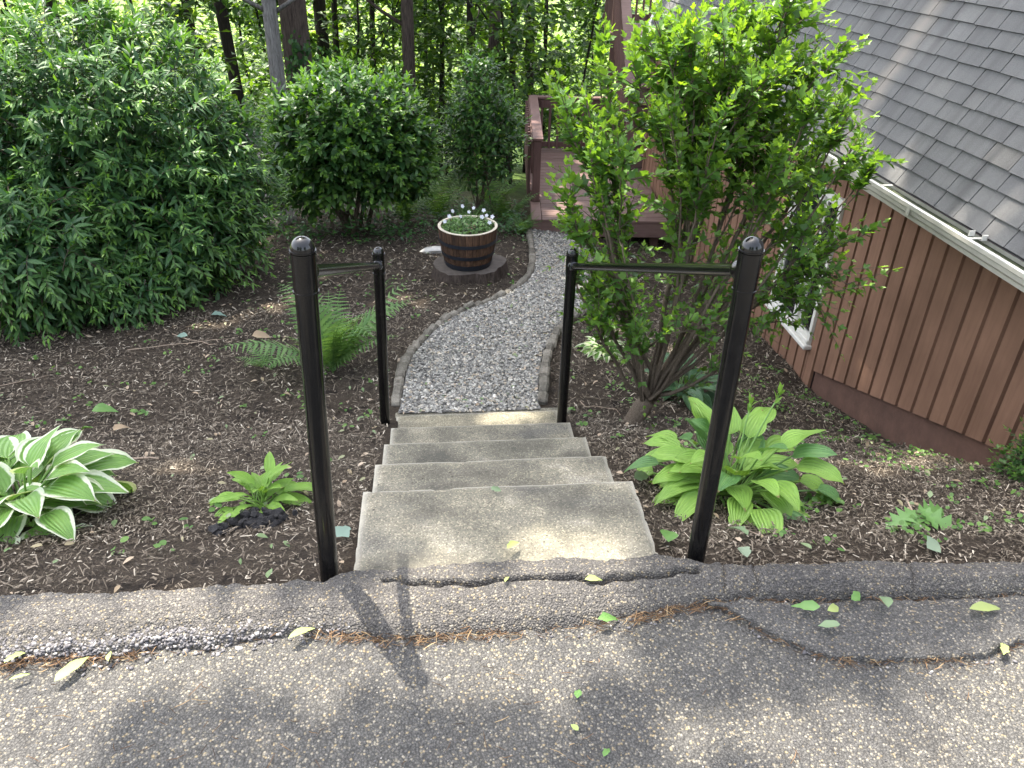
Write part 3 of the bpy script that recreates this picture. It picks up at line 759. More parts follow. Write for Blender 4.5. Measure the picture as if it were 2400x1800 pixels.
for yy in (2.62, 3.22, 4.05, 5.0, 5.9, 6.8):
    part('gutter_hanger', *box((GX0-.004, yy, GZ+.0045), (GX0+.07, yy+.016, GZ+.008)), M['white'], gut)
part('gutter_lip', *bevel_box((GX0-.0075, 1.5, GZ+.0003), (GX0+.0135, 10.12, GZ+.004), .001), M['white'], gut)
part('gutter_joint', *box((GX0-.010, 3.72, GZ-.056), (GX0-.0065, 3.745, GZ+.002)), M['gutter'], gut)
for yy, dx in ((3.262, .02), (3.20, .045)):
    part('gutter_clip', *box((GX0+.004+dx, yy, GZ+.004), (GX0+.03+dx, yy+.008, GZ+.030)), M['white'], gut)
part('corner_board', *box((WX-.018, 10.0, -2.0), (WX+.02, 10.075, .3)), M['siding'], house)

# ================================================================== DECK
dk = thing('deck', 'brown stained wooden deck with baluster railing and a flight of stairs', 'deck', (1.017, 8.4, -1.31))
a5 = math.radians(5); dxv = np.array([math.cos(a5), -math.sin(a5), 0]); dyv = np.array([math.sin(a5), math.cos(a5), 0])
D0 = np.array([1.017, 8.4, -1.31])
def dbox(a, b, bev=.004):
    V, F = bevel_box(a, b, bev)
    return D0 + V[:, :1]*dxv + V[:, 1:2]*dyv + V[:, 2:]*np.array([0, 0, 1.]), F
def dpart(name, a, b, mat='deck', parent=None, bev=.004):
    return part(name, *dbox(a, b, bev), M[mat], parent or dk)
dpart('fascia', (0, 0, -.20), (1.62, .028, -.027))
dpart('side_board', (0, .0285, -.20), (.026, 3.12, -.027)); dpart('border_board', (-.01, -.012, -.0265), (.105, .618, 0))
for i in range(22):
    y0 = -.012+.145*i
    dpart('deck_board', (.109 if y0 < .6 else -.005, y0, -.0265), ((1.55 if y0 < 1.6 else 2.15), y0+.139, 0))
for yy in (.66, 1.85, 3.05):
    dpart('railing_post', (.008, yy-.045, .001), (.098, yy+.045, .72), 'deckrail')
dpart('railing_post', (1.02, 3.005, .001), (1.11, 3.095, .72), 'deckrail')
dpart('rail_cap', (-.005, .60, .721), (.118, 3.14, .752), 'deckrail'); dpart('rail_cap', (.119, 3.0, .721), (1.16, 3.13, .752), 'deckrail')
dpart('rail_board', (-.018, .62, .60), (.0075, 3.09, .715), 'deckrail'); dpart('rail_board', (-.018, .62, .05), (.0075, 3.09, .14), 'deckrail')
dpart('rail_board', (.12, 3.03, .60), (1.02, 3.06, .715), 'deckrail'); dpart('rail_board', (.12, 3.03, .05), (1.02, 3.06, .12), 'deckrail')
for i in range(17): dpart('baluster', (-.052, .72+.14*i, .0), (-.0185, .755+.14*i, .70), 'deckrail')
for i in range(7): dpart('baluster', (.17+.118*i, 3.0, .03), (.205+.118*i, 3.0295, .70), 'deckrail')
# stairs to the upper landing, beyond the end of the house
n_st = 8; sx0, sx1, sy0 = 1.30, 2.2, 2.15
for i in range(n_st):
    z = .18*(i+1); y0 = sy0+.25*i
    dpart('stair_tread', (sx0+.04, y0-.02, z-.04), (sx1, y0+.27, z)); 
    dpart('stair_riser', (sx0+.04, y0, z-.175), (sx1, y0+.018, z-.042))
dpart('landing_floor', (sx0-.06, sy0+2.27, 1.40), (sx1+.7, sy0+3.6, 1.44)); dpart('landing_fascia', (sx0+.04, sy0+2.24, 1.2), (sx1+.7, sy0+2.268, 1.43))
def sl(zoff): return [(sy0-.05, .18+zoff), (sy0+2.2, 1.62+zoff+.17)]
def slope_board(name, x0, x1, zlo, zhi, mat):
    (ya, za), (yb_, zb) = (sy0-.05, .10), (sy0+2.25, .10+1.66)
    V = np.array([[x0, ya, za+zlo], [x1, ya, za+zlo], [x1, yb_, zb+zlo], [x0, yb_, zb+zlo], [x0, ya, za+zhi], [x1, ya, za+zhi], [x1, yb_, zb+zhi], [x0, yb_, zb+zhi]])
    part(name, D0+V[:, :1]*dxv+V[:, 1:2]*dyv+V[:, 2:]*np.array([0, 0, 1.]), BQ, M[mat], dk)
slope_board('stair_stringer', sx0, sx0+.038, -.22, .06, 'deckrail'); slope_board('stair_stringer', sx1+.002, sx1+.04, -.22, .06, 'deckrail')
slope_board('stair_rail_cap', sx0-.05, sx0+.085, .86, .89, 'deck'); slope_board('stair_rail_board', sx0+.003, sx0+.03, .74, .855, 'deckrail')
for i in range(17):
    yy = sy0+.06+.13*i; zb = .10+(yy-sy0+.05)/2.30*1.66
    dpart('baluster', (sx0-.036, yy, zb-.16), (sx0-.001, yy+.035, zb+.84), 'deckrail')
dpart('newel_post', (sx0-.03, sy0-.16, .0), (sx0+.065, sy0-.06, 1.05), 'deckrail')
dpart('newel_post', (sx0-.03, sy0+2.30, .2), (sx0+.065, sy0+2.39, 2.4), 'deckrail'); dpart('support_post', (sx0+.0, sy0+2.45, -1.2), (sx0+.09, sy0+2.54, 1.39), 'deckrail')
for i in range(12): dpart('baluster', (sx0+.02+.115*i, sy0+3.5, 1.5), (sx0+.055+.115*i, sy0+3.535, 2.35), 'deckrail')
dpart('rail_board', (sx0-.05, sy0+3.536, 1.48), (sx1+.7, sy0+3.56, 1.58), 'deckrail'); dpart('rail_cap', (sx0-.05, sy0+3.48, 2.36), (sx1+.7, sy0+3.6, 2.39), 'deckrail')
for i in range(9): dpart('baluster', (sx0-.035, sy0+2.5+.115*i, 1.3), (sx0-.0, sy0+2.535+.115*i, 2.35), 'deckrail')
for (px_, py_) in ((.1, .15), (1.4, .15), (.1, 3.0), (2.0, 3.0)): dpart('footing_post', (px_, py_, -1.0), (px_+.09, py_+.09, -.03), 'deckrail')

# ================================================================== BARREL, STUMP, STONES
stz = -1.045
st = thing('tree_stump', 'low sawn tree stump with rough bark under the barrel planter', 'stump', (.22, 6.5, -1.17))
m = 40; th = np.arange(m)*2*np.pi/m
rad = .305*(1+.10*np.sin(th*2+1)+.05*np.sin(th*5)+.03*rng.normal(size=m))
rings = []
for z, k in ((-1.30, 1.16), (-1.16, 1.05), (-1.08, 1.0), (stz-.004, .985)):
    rings.append(np.stack([.23+rad*k*np.cos(th), 6.5+rad*k*np.sin(th), np.full(m, z)+.008*rng.normal(size=m)*(z < stz-.01)], -1))
V = np.concatenate(rings); j = np.arange(3)[:, None]*m; t_ = np.arange(m)[None]; a = j+t_; b = j+(t_+1) % m
part('bark', V, np.stack([a, b, b+m, a+m], -1).reshape(-1, 4), M['bark_brown'], st)
V = np.concatenate([rings[-1], [[.23, 6.5, stz]]]); part('sawn_top', V, np.array([[i, (i+1) % m, m] for i in range(m)]), M['stumptop'], st)

bc = np.array([.218, 6.5, stz+.003])
br = thing('barrel_planter', 'half barrel planter with dark hoops on the stump, full of white flowers', 'planter', tuple(bc))
RB, RT, HB = .203, .262, .345
NS = 26
def brad(z): return RB+(RT-RB)*z/HB+.012*math.sin(math.pi*z/HB)
zs = np.linspace(0, HB, 6)
for i in range(NS):
    a0 = 2*np.pi*(i+.03)/NS; a1 = 2*np.pi*(i+.97)/NS; V = []
    pr = rng.normal()*.0012
    for z in zs:
        r = brad(z)+pr
        for (aa, rr) in ((a0, r-.003), ((a0+a1)/2, r), (a1, r-.003), (a1, r-.022), (a0, r-.022)):
            V.append(bc+np.array([rr*math.cos(aa), rr*math.sin(aa), z]))
    Q = [[k*5+q, k*5+(q+1) % 5, k*5+5+(q+1) % 5, k*5+5+q] for k in range(5) for q in range(5)]
    part('stave', np.array(V), [np.array(Q), np.array([[29, 28, 27, 26, 25][::-1], [0, 1, 2, 3, 4][::-1]])], M['barrel'], br)
for z0, z1 in ((.0, .045), (.105, .137), (.215, .247)):
    pr = [(brad(z0)+.0015, z0), (brad(z0)+.005, z0), (brad(z1)+.005, z1), (brad(z1)+.0015, z1)]
    V, F = lathe(pr, 48, tuple(bc)); part('hoop', V, F, M['hoop'], br)
V, F = lathe([(RT+.0005, HB-.002), (RT+.001, HB+.004), (RT-.023, HB+.004), (RT-.024, HB-.01)], 48, tuple(bc)); part('rim', V, F, M['rim'], br)
V, F = lathe([(.24, HB-.03), (.15, HB-.02), (.06, HB-.012), (.001, HB-.01)], 24, tuple(bc)); part('soil', V, F, M['soil'], br)
V, F = lathe([(.19, .03), (.001, .03)], 24, tuple(bc)); part('barrel_bottom', V, F, M['barrel'], br)

LANCE = leaf_t([(0, 0), (.25, .115), (.55, .125), (.8, .06), (1, 0)], .35, .28)
OVATE = leaf_t([(0, 0), (.22, .20), (.5, .24), (.78, .13), (1, 0)], .28, .22)
SMALL = leaf_t([(0, 0), (.45, .3), (1, 0)], .2, .15)
ROUND = leaf_t([(0, 0), (.25, .34), (.6, .40), (.9, .22), (1, 0)], .15, .1)
DIA = (np.array([[0, 0, 0], [-.3, .5, .08], [0, 1, -.12], [.3, .5, .08]], float), np.array([[0, 2, 1], [0, 3, 2]]), np.array([[0, 0], [-1, .5], [0, 1], [1, .5]], float))
# trilobed, toothed leaf
def lobed():
    V = [(0, 0, 0), (-.22, .12, .06), (-.42, .42, .10), (-.20, .50, .03), (-.16, .74, .02), (0, 1.0, -.14), (.16, .74, .02), (.20, .50, .03), (.42, .42, .10), (.22, .12, .06), (0, .40, -.01)]
    T = [(10, i+1, i) for i in range(0, 9)]+[(10, 0, 9)]
    return np.array(V, float), np.array([(a, c, b) for a, b, c in T]), np.array([(v[0]*2, v[1]) for v in V], float)
LOBED = lobed()

# planting in the barrel
n = 900; r = .225*np.sqrt(rng.random(n)); a = rng.uniform(0, 2*np.pi, n)
P = bc+np.stack([r*np.cos(a), r*np.sin(a), HB-.03+rng.uniform(0, .075, n)*(1.15-r/.3)], -1)
V, F, at = place(SMALL, P, rdir(n)*[1, 1, .5]+[0, 0, .35], rdir(n)*.6+[0, 0, 1], rng.uniform(.022, .045, n))
o = part('bedding_plant', V, F, M['planterleaf'], None, False, at); tag(o, 'low green bedding foliage filling the top of the barrel planter', 'plant')
n = 9; pth = []
for i in range(n):
    a = rng.uniform(0, 2*np.pi); q = np.linspace(0, 1, 7); L_ = rng.uniform(.14, .26)
    pth.append(np.stack([bc[0]+.05+np.cos(a)*L_*.75*q**1.6, bc[1]+.06+np.sin(a)*L_*.75*q**1.6, bc[2]+HB-.02+L_*(q-.35*q*q)], -1))
V, F = tubes(np.array(pth), np.tile(np.linspace(.004, .0008, 7), (n, 1)), 4)
o = part('grass_tuft', V, F, M['greenstem'], None, True); tag(o, 'tuft of arching thin grass blades standing in the barrel planter', 'plant')
# white pansies: five petals and a stalk each
spots = [(-.16, .10, .07), (-.13, .15, .10), (-.04, .19, .13), (-.06, .12, .06), (.06, .17, .12), (.13, .10, .06), (.17, .08, .08), (.19, -.02, .05), (.22, .06, .075), (.15, .16, .10), (-.2, .02, .05), (.02, .21, .07)]
plab = ['at the left rim of the barrel, low', 'at the back left of the barrel', 'tallest of those at the back of the barrel', 'low in the left middle of the barrel', 'beside the grass tuft at the back of the barrel', 'in the right middle of the barrel, low',
        'in the cluster at the right of the barrel, upper', 'lowest at the right front of the barrel', 'hanging over the right rim of the barrel', 'at the back right of the barrel', 'farthest left, just inside the rim of the barrel', 'farthest back, just inside the rim of the barrel']
for i, (px_, py_, h) in enumerate(spots):
    c = bc+np.array([px_, py_, HB-.02]); top = c+np.array([0, 0, h])
    fl = thing('white_pansy', 'small white pansy '+plab[i], 'flower', tuple(c), 'white pansies in the barrel planter')
    V, F = tubes(np.array([[c, c+[.003, 0, h*.5], top]]), np.full((1, 3), .0016), 4); part('stalk', V, F, M['greenstem'], fl, True)
    an = np.arange(5)*2*np.pi/5+rng.uniform(0, 6); fdir = nrm(np.array([[rng.normal()*.4, -.8, .7]]))[0]
    ux = nrm(np.cross(fdir, [0, 0, 1.])[None])[0]; uy = np.cross(ux, fdir)
    Yd = np.cos(an)[:, None]*ux+np.sin(an)[:, None]*uy
    V, F, at = place(ROUND, np.tile(top, (5, 1)), Yd+fdir*.25, np.tile(fdir, (5, 1)), np.full(5, rng.uniform(.017, .023)))
    part('bloom', V, F, M['petal'], fl, True, at)
n = 16; P = bc+np.array([.03, -.05, HB+.012])+rng.normal(size=(n, 3))*[.02, .015, .006]
V, F, at = place(ROUND, P, rdir(n), rdir(n)+[0, 0, 1], np.full(n, .02)); o = part('faded_flower', V, F, M['pink'], None, False, at)
tag(o, 'faded pinkish flower head in the middle of the barrel planter', 'flower')

def stone(name, label, c, s, mat, seed, cat='stone', parent=None):
    r2 = np.random.default_rng(seed)
    V = ICO_V.copy(); F = ICO_F
    # one subdivision
    mp = {}; Vl = list(V); T = []
    def mid_(i, j):
        k = (min(i, j), max(i, j))
        if k not in mp: mp[k] = len(Vl); Vl.append(nrm((Vl[i]+Vl[j])[None])[0])
        return mp[k]
    for a, b, c_ in F:
        x, y, z = mid_(a, b), mid_(b, c_), mid_(c_, a); T += [(a, x, z), (b, y, x), (c_, z, y), (x, y, z)]
    V = np.array(Vl); V = np.sign(V)*np.abs(V)**.75
    V = V*(1+.10*r2.normal(size=(len(V), 1)))*np.array(s)+np.array(c)
    o = part(name, V, np.array(T), mat, parent)
    if label: tag(o, label, cat)
    return o
stone('stone', 'flat pale grey stone on the mulch just left of the barrel', (-.08, 7.36, -1.27), (.14, .07, .045), M['palestone'], 3)
wl = thing('stone_wall', 'low dry stone retaining wall half hidden behind the big left shrub', 'stone wall', (-3.2, 8.9, -1.5))
for c in range(5):
    x = -4.9+rng.uniform(0, .3)
    while x < -1.95+.0*c:
        w = rng.uniform(.16, .34); h = .2
        stone('stone', None, (x+w/2, 8.85+.10*c+(x+2)*-.06+rng.normal()*.03, -1.42+.2*c+rng.normal()*.012), (w/2*1.02, .14, h/2*1.08), M['stone'], int(rng.integers(1e6)), 'stone', wl)
        x += w
stone('boulder', 'rounded dark boulder on the ground at the right foot of the big shrub', (-2.13, 7.35, -1.22), (.20, .16, .15), M['stone'], 12, 'boulder')
stone('boulder', 'flat dark boulder between the big shrub and the round shrub', (-1.98, 8.35, -1.36), (.19, .15, .12), M['stone'], 14, 'boulder')
for lab, c, sz, m in (('wide crumbly lump of black soil in front of the small hosta', (-.70, 2.19, -.262), (.075, .038, .020), 90), ('smaller crumb of black soil left of the wide soil lump', (-.81, 2.12, -.232), (.026, .018, .010), 26)):
    P = np.array(c)+rng.normal(size=(m, 3))*np.array(sz)*.62; P[:, 2] = c[2]+np.abs(P[:, 2]-c[2])*1.0
    V, F = rocks(P, rng.uniform(.008, .022, m), flat=.75)
    tag(part('soil_clod', V, F, M['clod'], None), lab, 'soil lump')

# ================================================================== PLANTS
def taper(n, a, b): return np.linspace(a, b, n)
def stack(L):
    V = []; F = []; A = {}; n = 0
    keys = set().union(*[set(l[2]) for l in L])
    for v, f, a in L:
        V.append(v); F.append(f+n); n += len(v)
        for k in keys: A.setdefault(k, []).append(a.get(k, np.zeros(len(v))))
    return np.concatenate(V), np.concatenate(F), {k: np.concatenate(v) for k, v in A.items()}

def shoots(P, D, L, nl, size, T, droop=.25, spread=(55, 75), twist=1.57, tipk=1.0, small_tip=True):
    """leafy shoots: start P, direction D, length L; nl opposite pairs of leaves each"""
    n = len(P); out = []
    D = nrm(D); k = 5; q = np.linspace(0, 1, k)
    path = P[:, None]+D[:, None]*(L[:, None]*q)[..., None]; path[..., 2] -= droop*L[:, None]*q**2
    ref = rdir(n); s0 = nrm(np.cross(D, ref)); s1 = np.cross(D, s0)
    for j in range(nl):
        t = (j+.7)/nl
        base = P+D*(L*t)[:, None]; base[:, 2] -= droop*L*t*t
        tan = nrm(D-np.array([0, 0, 1])*(2*droop*t))
        a = j*twist+rng.uniform(0, .5, n)
        sd = np.cos(a)[:, None]*s0+np.sin(a)[:, None]*s1
        for sg in (1, -1):
            el = np.radians(rng.uniform(*spread, n))*(1-.55*t)
            Y = nrm(tan*np.cos(el)[:, None]+sg*sd*np.sin(el)[:, None]+rng.normal(size=(n, 3))*.13)
            N = tan*.45+np.array([0, 0, .9])+rng.normal(size=(n, 3))*.2
            sz = size*rng.uniform(.75, 1.15, n)*((1-.55*max(0, t-.6)/.4) if small_tip else 1)
            out.append(place(T, base, Y, N, sz, np.clip(tipk*(rng.uniform(.5, 1, n)*t**3), 0, 1)))
    # end leaf
    end = P+D*L[:, None]; end[:, 2] -= droop*L
    out.append(place(T, end, nrm(D+[0, 0, .2]), rdir(n)*.4+[0, 0, .7], size*.55*np.ones(n), np.clip(tipk*np.ones(n), 0, 1)))
    return path, stack(out)

def ell(n, c, r, shell=(.72, 1.0), zmin=-.9):
    d = rdir(int(n*1.6)); d = d[d[:, 2] > zmin][:n]
    rad = rng.uniform(*shell, len(d))[:, None]
    return np.array(c)+d*np.array(r)*rad, nrm(d/np.array(r))

def bush(name, label, cat, base, blobs, T, mat, size, L, nl, up=.5, droop=.3, tipk=1.0, stem_r=.018, nstem=9, group=None, open_=0, tmap=None):
    base = (base[0], base[1], float(G(base[0], base[1])))
    t = thing(name, label, cat, base, group)
    Ps, Ds = [], []
    for (c, r, n) in blobs:
        P, d = ell(n, c, r); Ps.append(P); Ds.append(d)
        P, d = ell(int(n*.45), c, r, (.25, .7)); Ps.append(P); Ds.append(d)
    P = np.concatenate(Ps); D = np.concatenate(Ds)
    D = D*1.0+np.array([0, 0, up])+rng.normal(size=P.shape)*.35
    gz = G(P[:, 0], P[:, 1])+.02; ok = P[:, 2] > gz; P, D = P[ok], D[ok]
    Ls = L*rng.uniform(.6, 1.3, len(P))
    path, (V, F, at) = shoots(P-nrm(D)*Ls[:, None]*.5, D, Ls, nl, size, T, droop, tipk=tipk)
    keepz = None
    part('foliage', V, F, M[mat], t, False, at, 'stuff')
    sv, sf = tubes(path, np.tile(taper(5, .0035, .0012), (len(path), 1)), 3, False)
    part('twigs', sv, sf, M['stem'], t, False, None, 'stuff')
    q = np.linspace(0, 1, 7); pp = []
    for i in range(nstem):
        c, r, n = blobs[i % len(blobs)]
        e = np.array(c)+rdir(1)[0]*np.array(r)*.75
        b = np.array(base)+np.append(rng.normal(size=2)*.10, -.08)
        mid = b*.5+e*.5+np.array([0, 0, .15])
        pp.append(b*((1-q)**2)[:, None]+2*mid*(q*(1-q))[:, None]+e*(q**2)[:, None])
    for p_ in pp:
        sv, sf = tubes(p_[None], taper(7, stem_r, .004)[None]*rng.uniform(.7, 1.2), 6)
        part('stem', sv, sf, M['stem'], t, True)
    return t

bush('lance_leaf_shrub', 'tall wide shrub with dark lance shaped leaves filling the upper left', 'shrub', (-2.7, 6.4),
     [((-2.75, 6.55, -.12), (1.22, .95, 1.22), 1000), ((-2.35, 6.15, -.55), (.75, .60, .62), 360), ((-1.85, 6.7, -.35), (.38, .55, .75), 170), ((-3.9, 6.4, -.1), (.9, .8, 1.2), 300)],
     LANCE, 'leaf_big', .122, .40, 8, .55, .42, .9, .022, 14)
bush('lance_leaf_shrub', 'lower dark shrub arching over the mulch at the left edge, above the white edged hosta', 'shrub', (-3.15, 5.35),
     [((-3.05, 5.45, -.45), (.62, .5, .55), 320), ((-2.55, 5.55, -.78), (.50, .30, .24), 140)],
     LANCE, 'leaf_big', .115, .40, 8, .35, .55, .7, .016, 8)
bush('round_shrub', 'rounded green shrub on a short leaning trunk, behind the left handrail', 'shrub', (-1.03, 8.36),
     [((-.95, 8.4, -.38), (.88, .75, .72), 620), ((-.55, 8.3, -.62), (.5, .45, .45), 160), ((-1.45, 8.35, -.70), (.40, .45, .5), 150)],
     OVATE, 'leaf_ctr', .112, .28, 5, .5, .1, .9, .024, 9)
bush('young_shrub', 'smaller loose shrub between the round shrub and the deck railing', 'shrub', (.47, 8.8),
     [((.48, 8.9, -.52), (.45, .42, .62), 250), ((.45, 8.9, .05), (.22, .25, .35), 40)],
     OVATE, 'leaf_ctr', .085, .26, 5, .7, .1, .6, .012, 8)

# rose of Sharon: many upright stems from one leaning trunk
def rose():
    base = np.array([1.0, 3.47, float(G(1.0, 3.47))]); t = thing('rose_of_sharon', 'large upright shrub with bright lobed leaves right of the path, on a leaning trunk', 'shrub', tuple(base))
    cr = np.array([1.11, 3.53, -.655])
    q = np.linspace(0, 1, 6)
    tr = base+np.array([0, 0, -.08])+(cr-base+np.array([0, 0, .08]))*q[:, None]; tr[:, 0] -= .015*np.sin(q*np.pi)
    V, F = tubes(tr[None], np.array([[.066, .058, .054, .052, .054, .04]]), 14); part('trunk', V, F, M['stem'], t, True)
    tg = []
    for i in range(58):
        u = i/57
        rr = math.sqrt(u); a = i*2.39996
        x = 1.36+.80*rr*math.cos(a); y = 3.75+.50*rr*math.sin(a)
        z = 1.20-.34*rr**3+rng.normal()*.10
        if x > 1.75: z -= .30*(x-1.75)/.4
        if x < .85: z -= .25*(.85-x)/.3
        tg.append((x, y, z))
    tg += [(.75, 3.6, -.05), (.84, 3.7, -.22), (.68, 3.55, .30), (.92, 3.6, .1), (.74, 3.75, .2), (1.9, 3.9, -.1), (2.05, 3.8, .05), (1.95, 3.7, -.3), (2.12, 3.9, .2), (1.8, 3.6, -.12), (.95, 3.3, -.15), (1.3, 3.25, -.05), (1.6, 3.4, -.2), (1.5, 3.95, -.1), (1.75, 3.8, -.25), (.85, 3.75, .0), (.60, 3.6, .42), (.66, 3.55, .12), (.72, 3.5, .55), (.82, 3.4, .3), (2.2, 3.65, .28), (2.12, 3.5, -.02), (2.02, 3.55, -.24), (2.2, 3.8, .5), (1.85, 3.45, -.05), (.62, 3.7, .75), (.78, 3.42, -.12), (1.75, 3.35, .35)]
    k = 12; q = np.linspace(0, 1, k); mains = []; rads = []
    for i, g in enumerate(tg):
        g = np.array(g); st = cr+rng.normal(size=3)*[.02, .02, .03]
        m1 = st+(g-st)*np.array([.60, .60, .45])
        p = st*((1-q)**2)[:, None]+2*m1*(q*(1-q))[:, None]+g*(q**2)[:, None]
        p += np.cumsum(rng.normal(size=(k, 3))*.007, axis=0)*(q[:, None] > .1)
        mains.append(p); rads.append(taper(k, rng.choice([.006, .009, .013, .018], p=[.35, .3, .22, .13])*.85, .003))
    mains = np.array(mains); rads = np.array(rads)
    first = sorted(range(len(tg)), key=lambda i: -rads[i, 0])[:26]
    for i in range(len(tg)):
        if i in first: rads[i] *= 1.15; continue
        ends = np.array([mains[j, 7] for j in first]); j = first[int(np.argmin(np.linalg.norm(ends-np.array(tg[i]), axis=1)+.08*rng.random(len(first))))]
        s0 = int(rng.integers(3, 7)); a0_ = mains[j, s0]; tan = nrm((mains[j, s0+1]-mains[j, s0])[None])[0]; g = np.array(tg[i])
        m1 = a0_+tan*np.linalg.norm(g-a0_)*.5
        mains[i] = a0_*((1-q)**2)[:, None]+2*m1*(q*(1-q))[:, None]+g*(q**2)[:, None]+np.cumsum(rng.normal(size=(k, 3))*.006, axis=0)*(q[:, None] > .1)
        rads[i] = taper(k, min(.007, rads[j, s0]*.8), .0026)
    for p_, r_ in zip(mains, rads):
        V, F = tubes(p_[None], r_[None], 6); part('stem', V, F, M['stem'], t, True)
    # side branches
    P0, D0_, L0 = [], [], []
    for p in mains:
        for s in rng.uniform(.25, .97, 11):
            i = min(int(s*(k-1)), k-2); f = s*(k-1)-i; c = p[i]*(1-f)+p[i+1]*f; tan = nrm((p[i+1]-p[i])[None])[0]
            d = tan*.8+rng.normal(size=3)*.5+np.array([0, 0, .35])
            P0.append(c); D0_.append(d); L0.append(rng.uniform(.12, .34))
        P0.append(p[-2]); D0_.append(p[-1]-p[-2]+np.array([0, 0, .03])); L0.append(rng.uniform(.14, .24))
    P0, D0_, L0 = np.array(P0), nrm(np.array(D0_)), np.array(L0)
    hz = P0[:, 2]+D0_[:, 2]*L0
    hi = hz > .15
    outs = []; paths = []
    for msk, nl, sz, tk in (((hz > .55) & (rng.random(len(P0)) < .75), 6, .066, 1.0), (hi & (rng.random(len(P0)) < .7), 4, .062, .9), (~hi & (hz > -.35), 4, .052, .6), (~hi & (hz <= -.35) & (rng.random(len(P0)) < .8), 3, .044, .4)):
        if not msk.any(): continue
        path, o_ = shoots(P0[msk], D0_[msk]+rng.normal(size=(msk.sum(), 3))*.12, L0[msk], nl, sz, LOBED, .08, (45, 75), 1.9, tk); outs.append(o_); paths.append(path)
    # short spur leaves up the stems
    n = 1500; i = rng.integers(0, len(mains), n); s = rng.uniform(.35, 1, n)*(k-1); j = s.astype(int).clip(0, k-2); f = (s-j)[:, None]
    c = mains[i, j]*(1-f)+mains[i, j+1]*f
    keep = rng.random(n) < np.clip((c[:, 2]+.7)/1.0, .15, 1)
    c = c[keep]
    outs.append(place(LOBED, c, rdir(len(c))+[0, 0, .4], rdir(len(c))*.5+[0, 0, 1], rng.uniform(.035, .06, len(c)), rng.uniform(0, .4, len(c))))
    V, F, at = stack(outs); part('foliage', V, F, M['leaf_rose'], t, False, at, 'stuff')
    pth = np.concatenate(paths); V, F = tubes(pth, np.tile(taper(5, .003, .0011), (len(pth), 1)), 4, False)
    part('twigs', V, F, M['stem'], t, False, None, 'stuff')
rose()
bush('box_shrub', 'small leaved evergreen shrub at the right edge against the house foundation', 'shrub', (2.55, 2.42),
     [((2.545, 2.48, -.40), (.10, .17, .20), 70)], SMALL, 'leaf_ctr', .036, .16, 6, .8, .1, .7, .006, 5)

# ------------------------------------------------------------------ hostas (each leaf its own part)
def hosta_leaf(az, e0, lp, lb, w, droop, twist, cup, wav, seed):
    r2 = np.random.default_rng(seed)
    nr, nc = 11, 7; V = []; lu = []; lv = []
    d = np.array([math.cos(az), math.sin(az), 0]); s = np.array([-math.sin(az), math.cos(az), 0]); up = np.array([0, 0, 1.])
    # centre line: petiole then blade
    pos = np.zeros(3); cl = []; ang = e0
    for i in range(6):
        cl.append(pos.copy()); pos = pos+(d*math.cos(ang)+up*math.sin(ang))*lp/5*(i < 5); ang -= droop*.06
    pet = np.array(cl); bl = []; tg = []
    pos = pet[-1].copy(); a0 = ang-.15; a1 = ang-droop
    for i in range(nr):
        q = i/(nr-1); a = a0+(a1-a0)*q**.9; tv = d*math.cos(a)+up*math.sin(a)
        bl.append(pos.copy()); tg.append(tv); pos = pos+tv*lb/(nr-1)
    for i in range(nr):
        q = i/(nr-1); ww = w*(math.sin(math.pi*min(1, q**.62*1.0))**.85 if 0 < q < 1 else .01)
        if q > .8: ww *= 1-.25*(q-.8)/.2
        nm = np.cross(s, tg[i]); nm = nm if nm[2] > 0 or True else -nm
        nm = -nm if np.dot(nm, up) < 0 and abs(tg[i][2]) < .99 else nm
        for j in range(nc):
            u = (j/(nc-1)-.5)*2; tw = twist*q
            off = s*(u*ww*math.cos(tw))+nm*(u*ww*math.sin(tw))
            z = cup*ww*(abs(u)**1.6)+wav*math.sin(q*11+seed+(2 if u > 0 else 0))*abs(u)**2*w
            V.append(bl[i]+off+nm*z); lu.append(u); lv.append(q)
    Q = [[i*nc+j, i*nc+j+1, (i+1)*nc+j+1, (i+1)*nc+j] for i in range(nr-1) for j in range(nc-1)]
    V = np.array(V); n0 = len(V)
    pv, pf = tubes(pet[None], np.linspace(.0055, .0042, 6)[None]*(lb/.17), 5, False)
    return np.concatenate([V, pv]), [np.array(Q), pf[0]+n0], {'lu': np.concatenate([lu, np.zeros(len(pv))]), 'lv': np.concatenate([lv, np.zeros(len(pv))])}
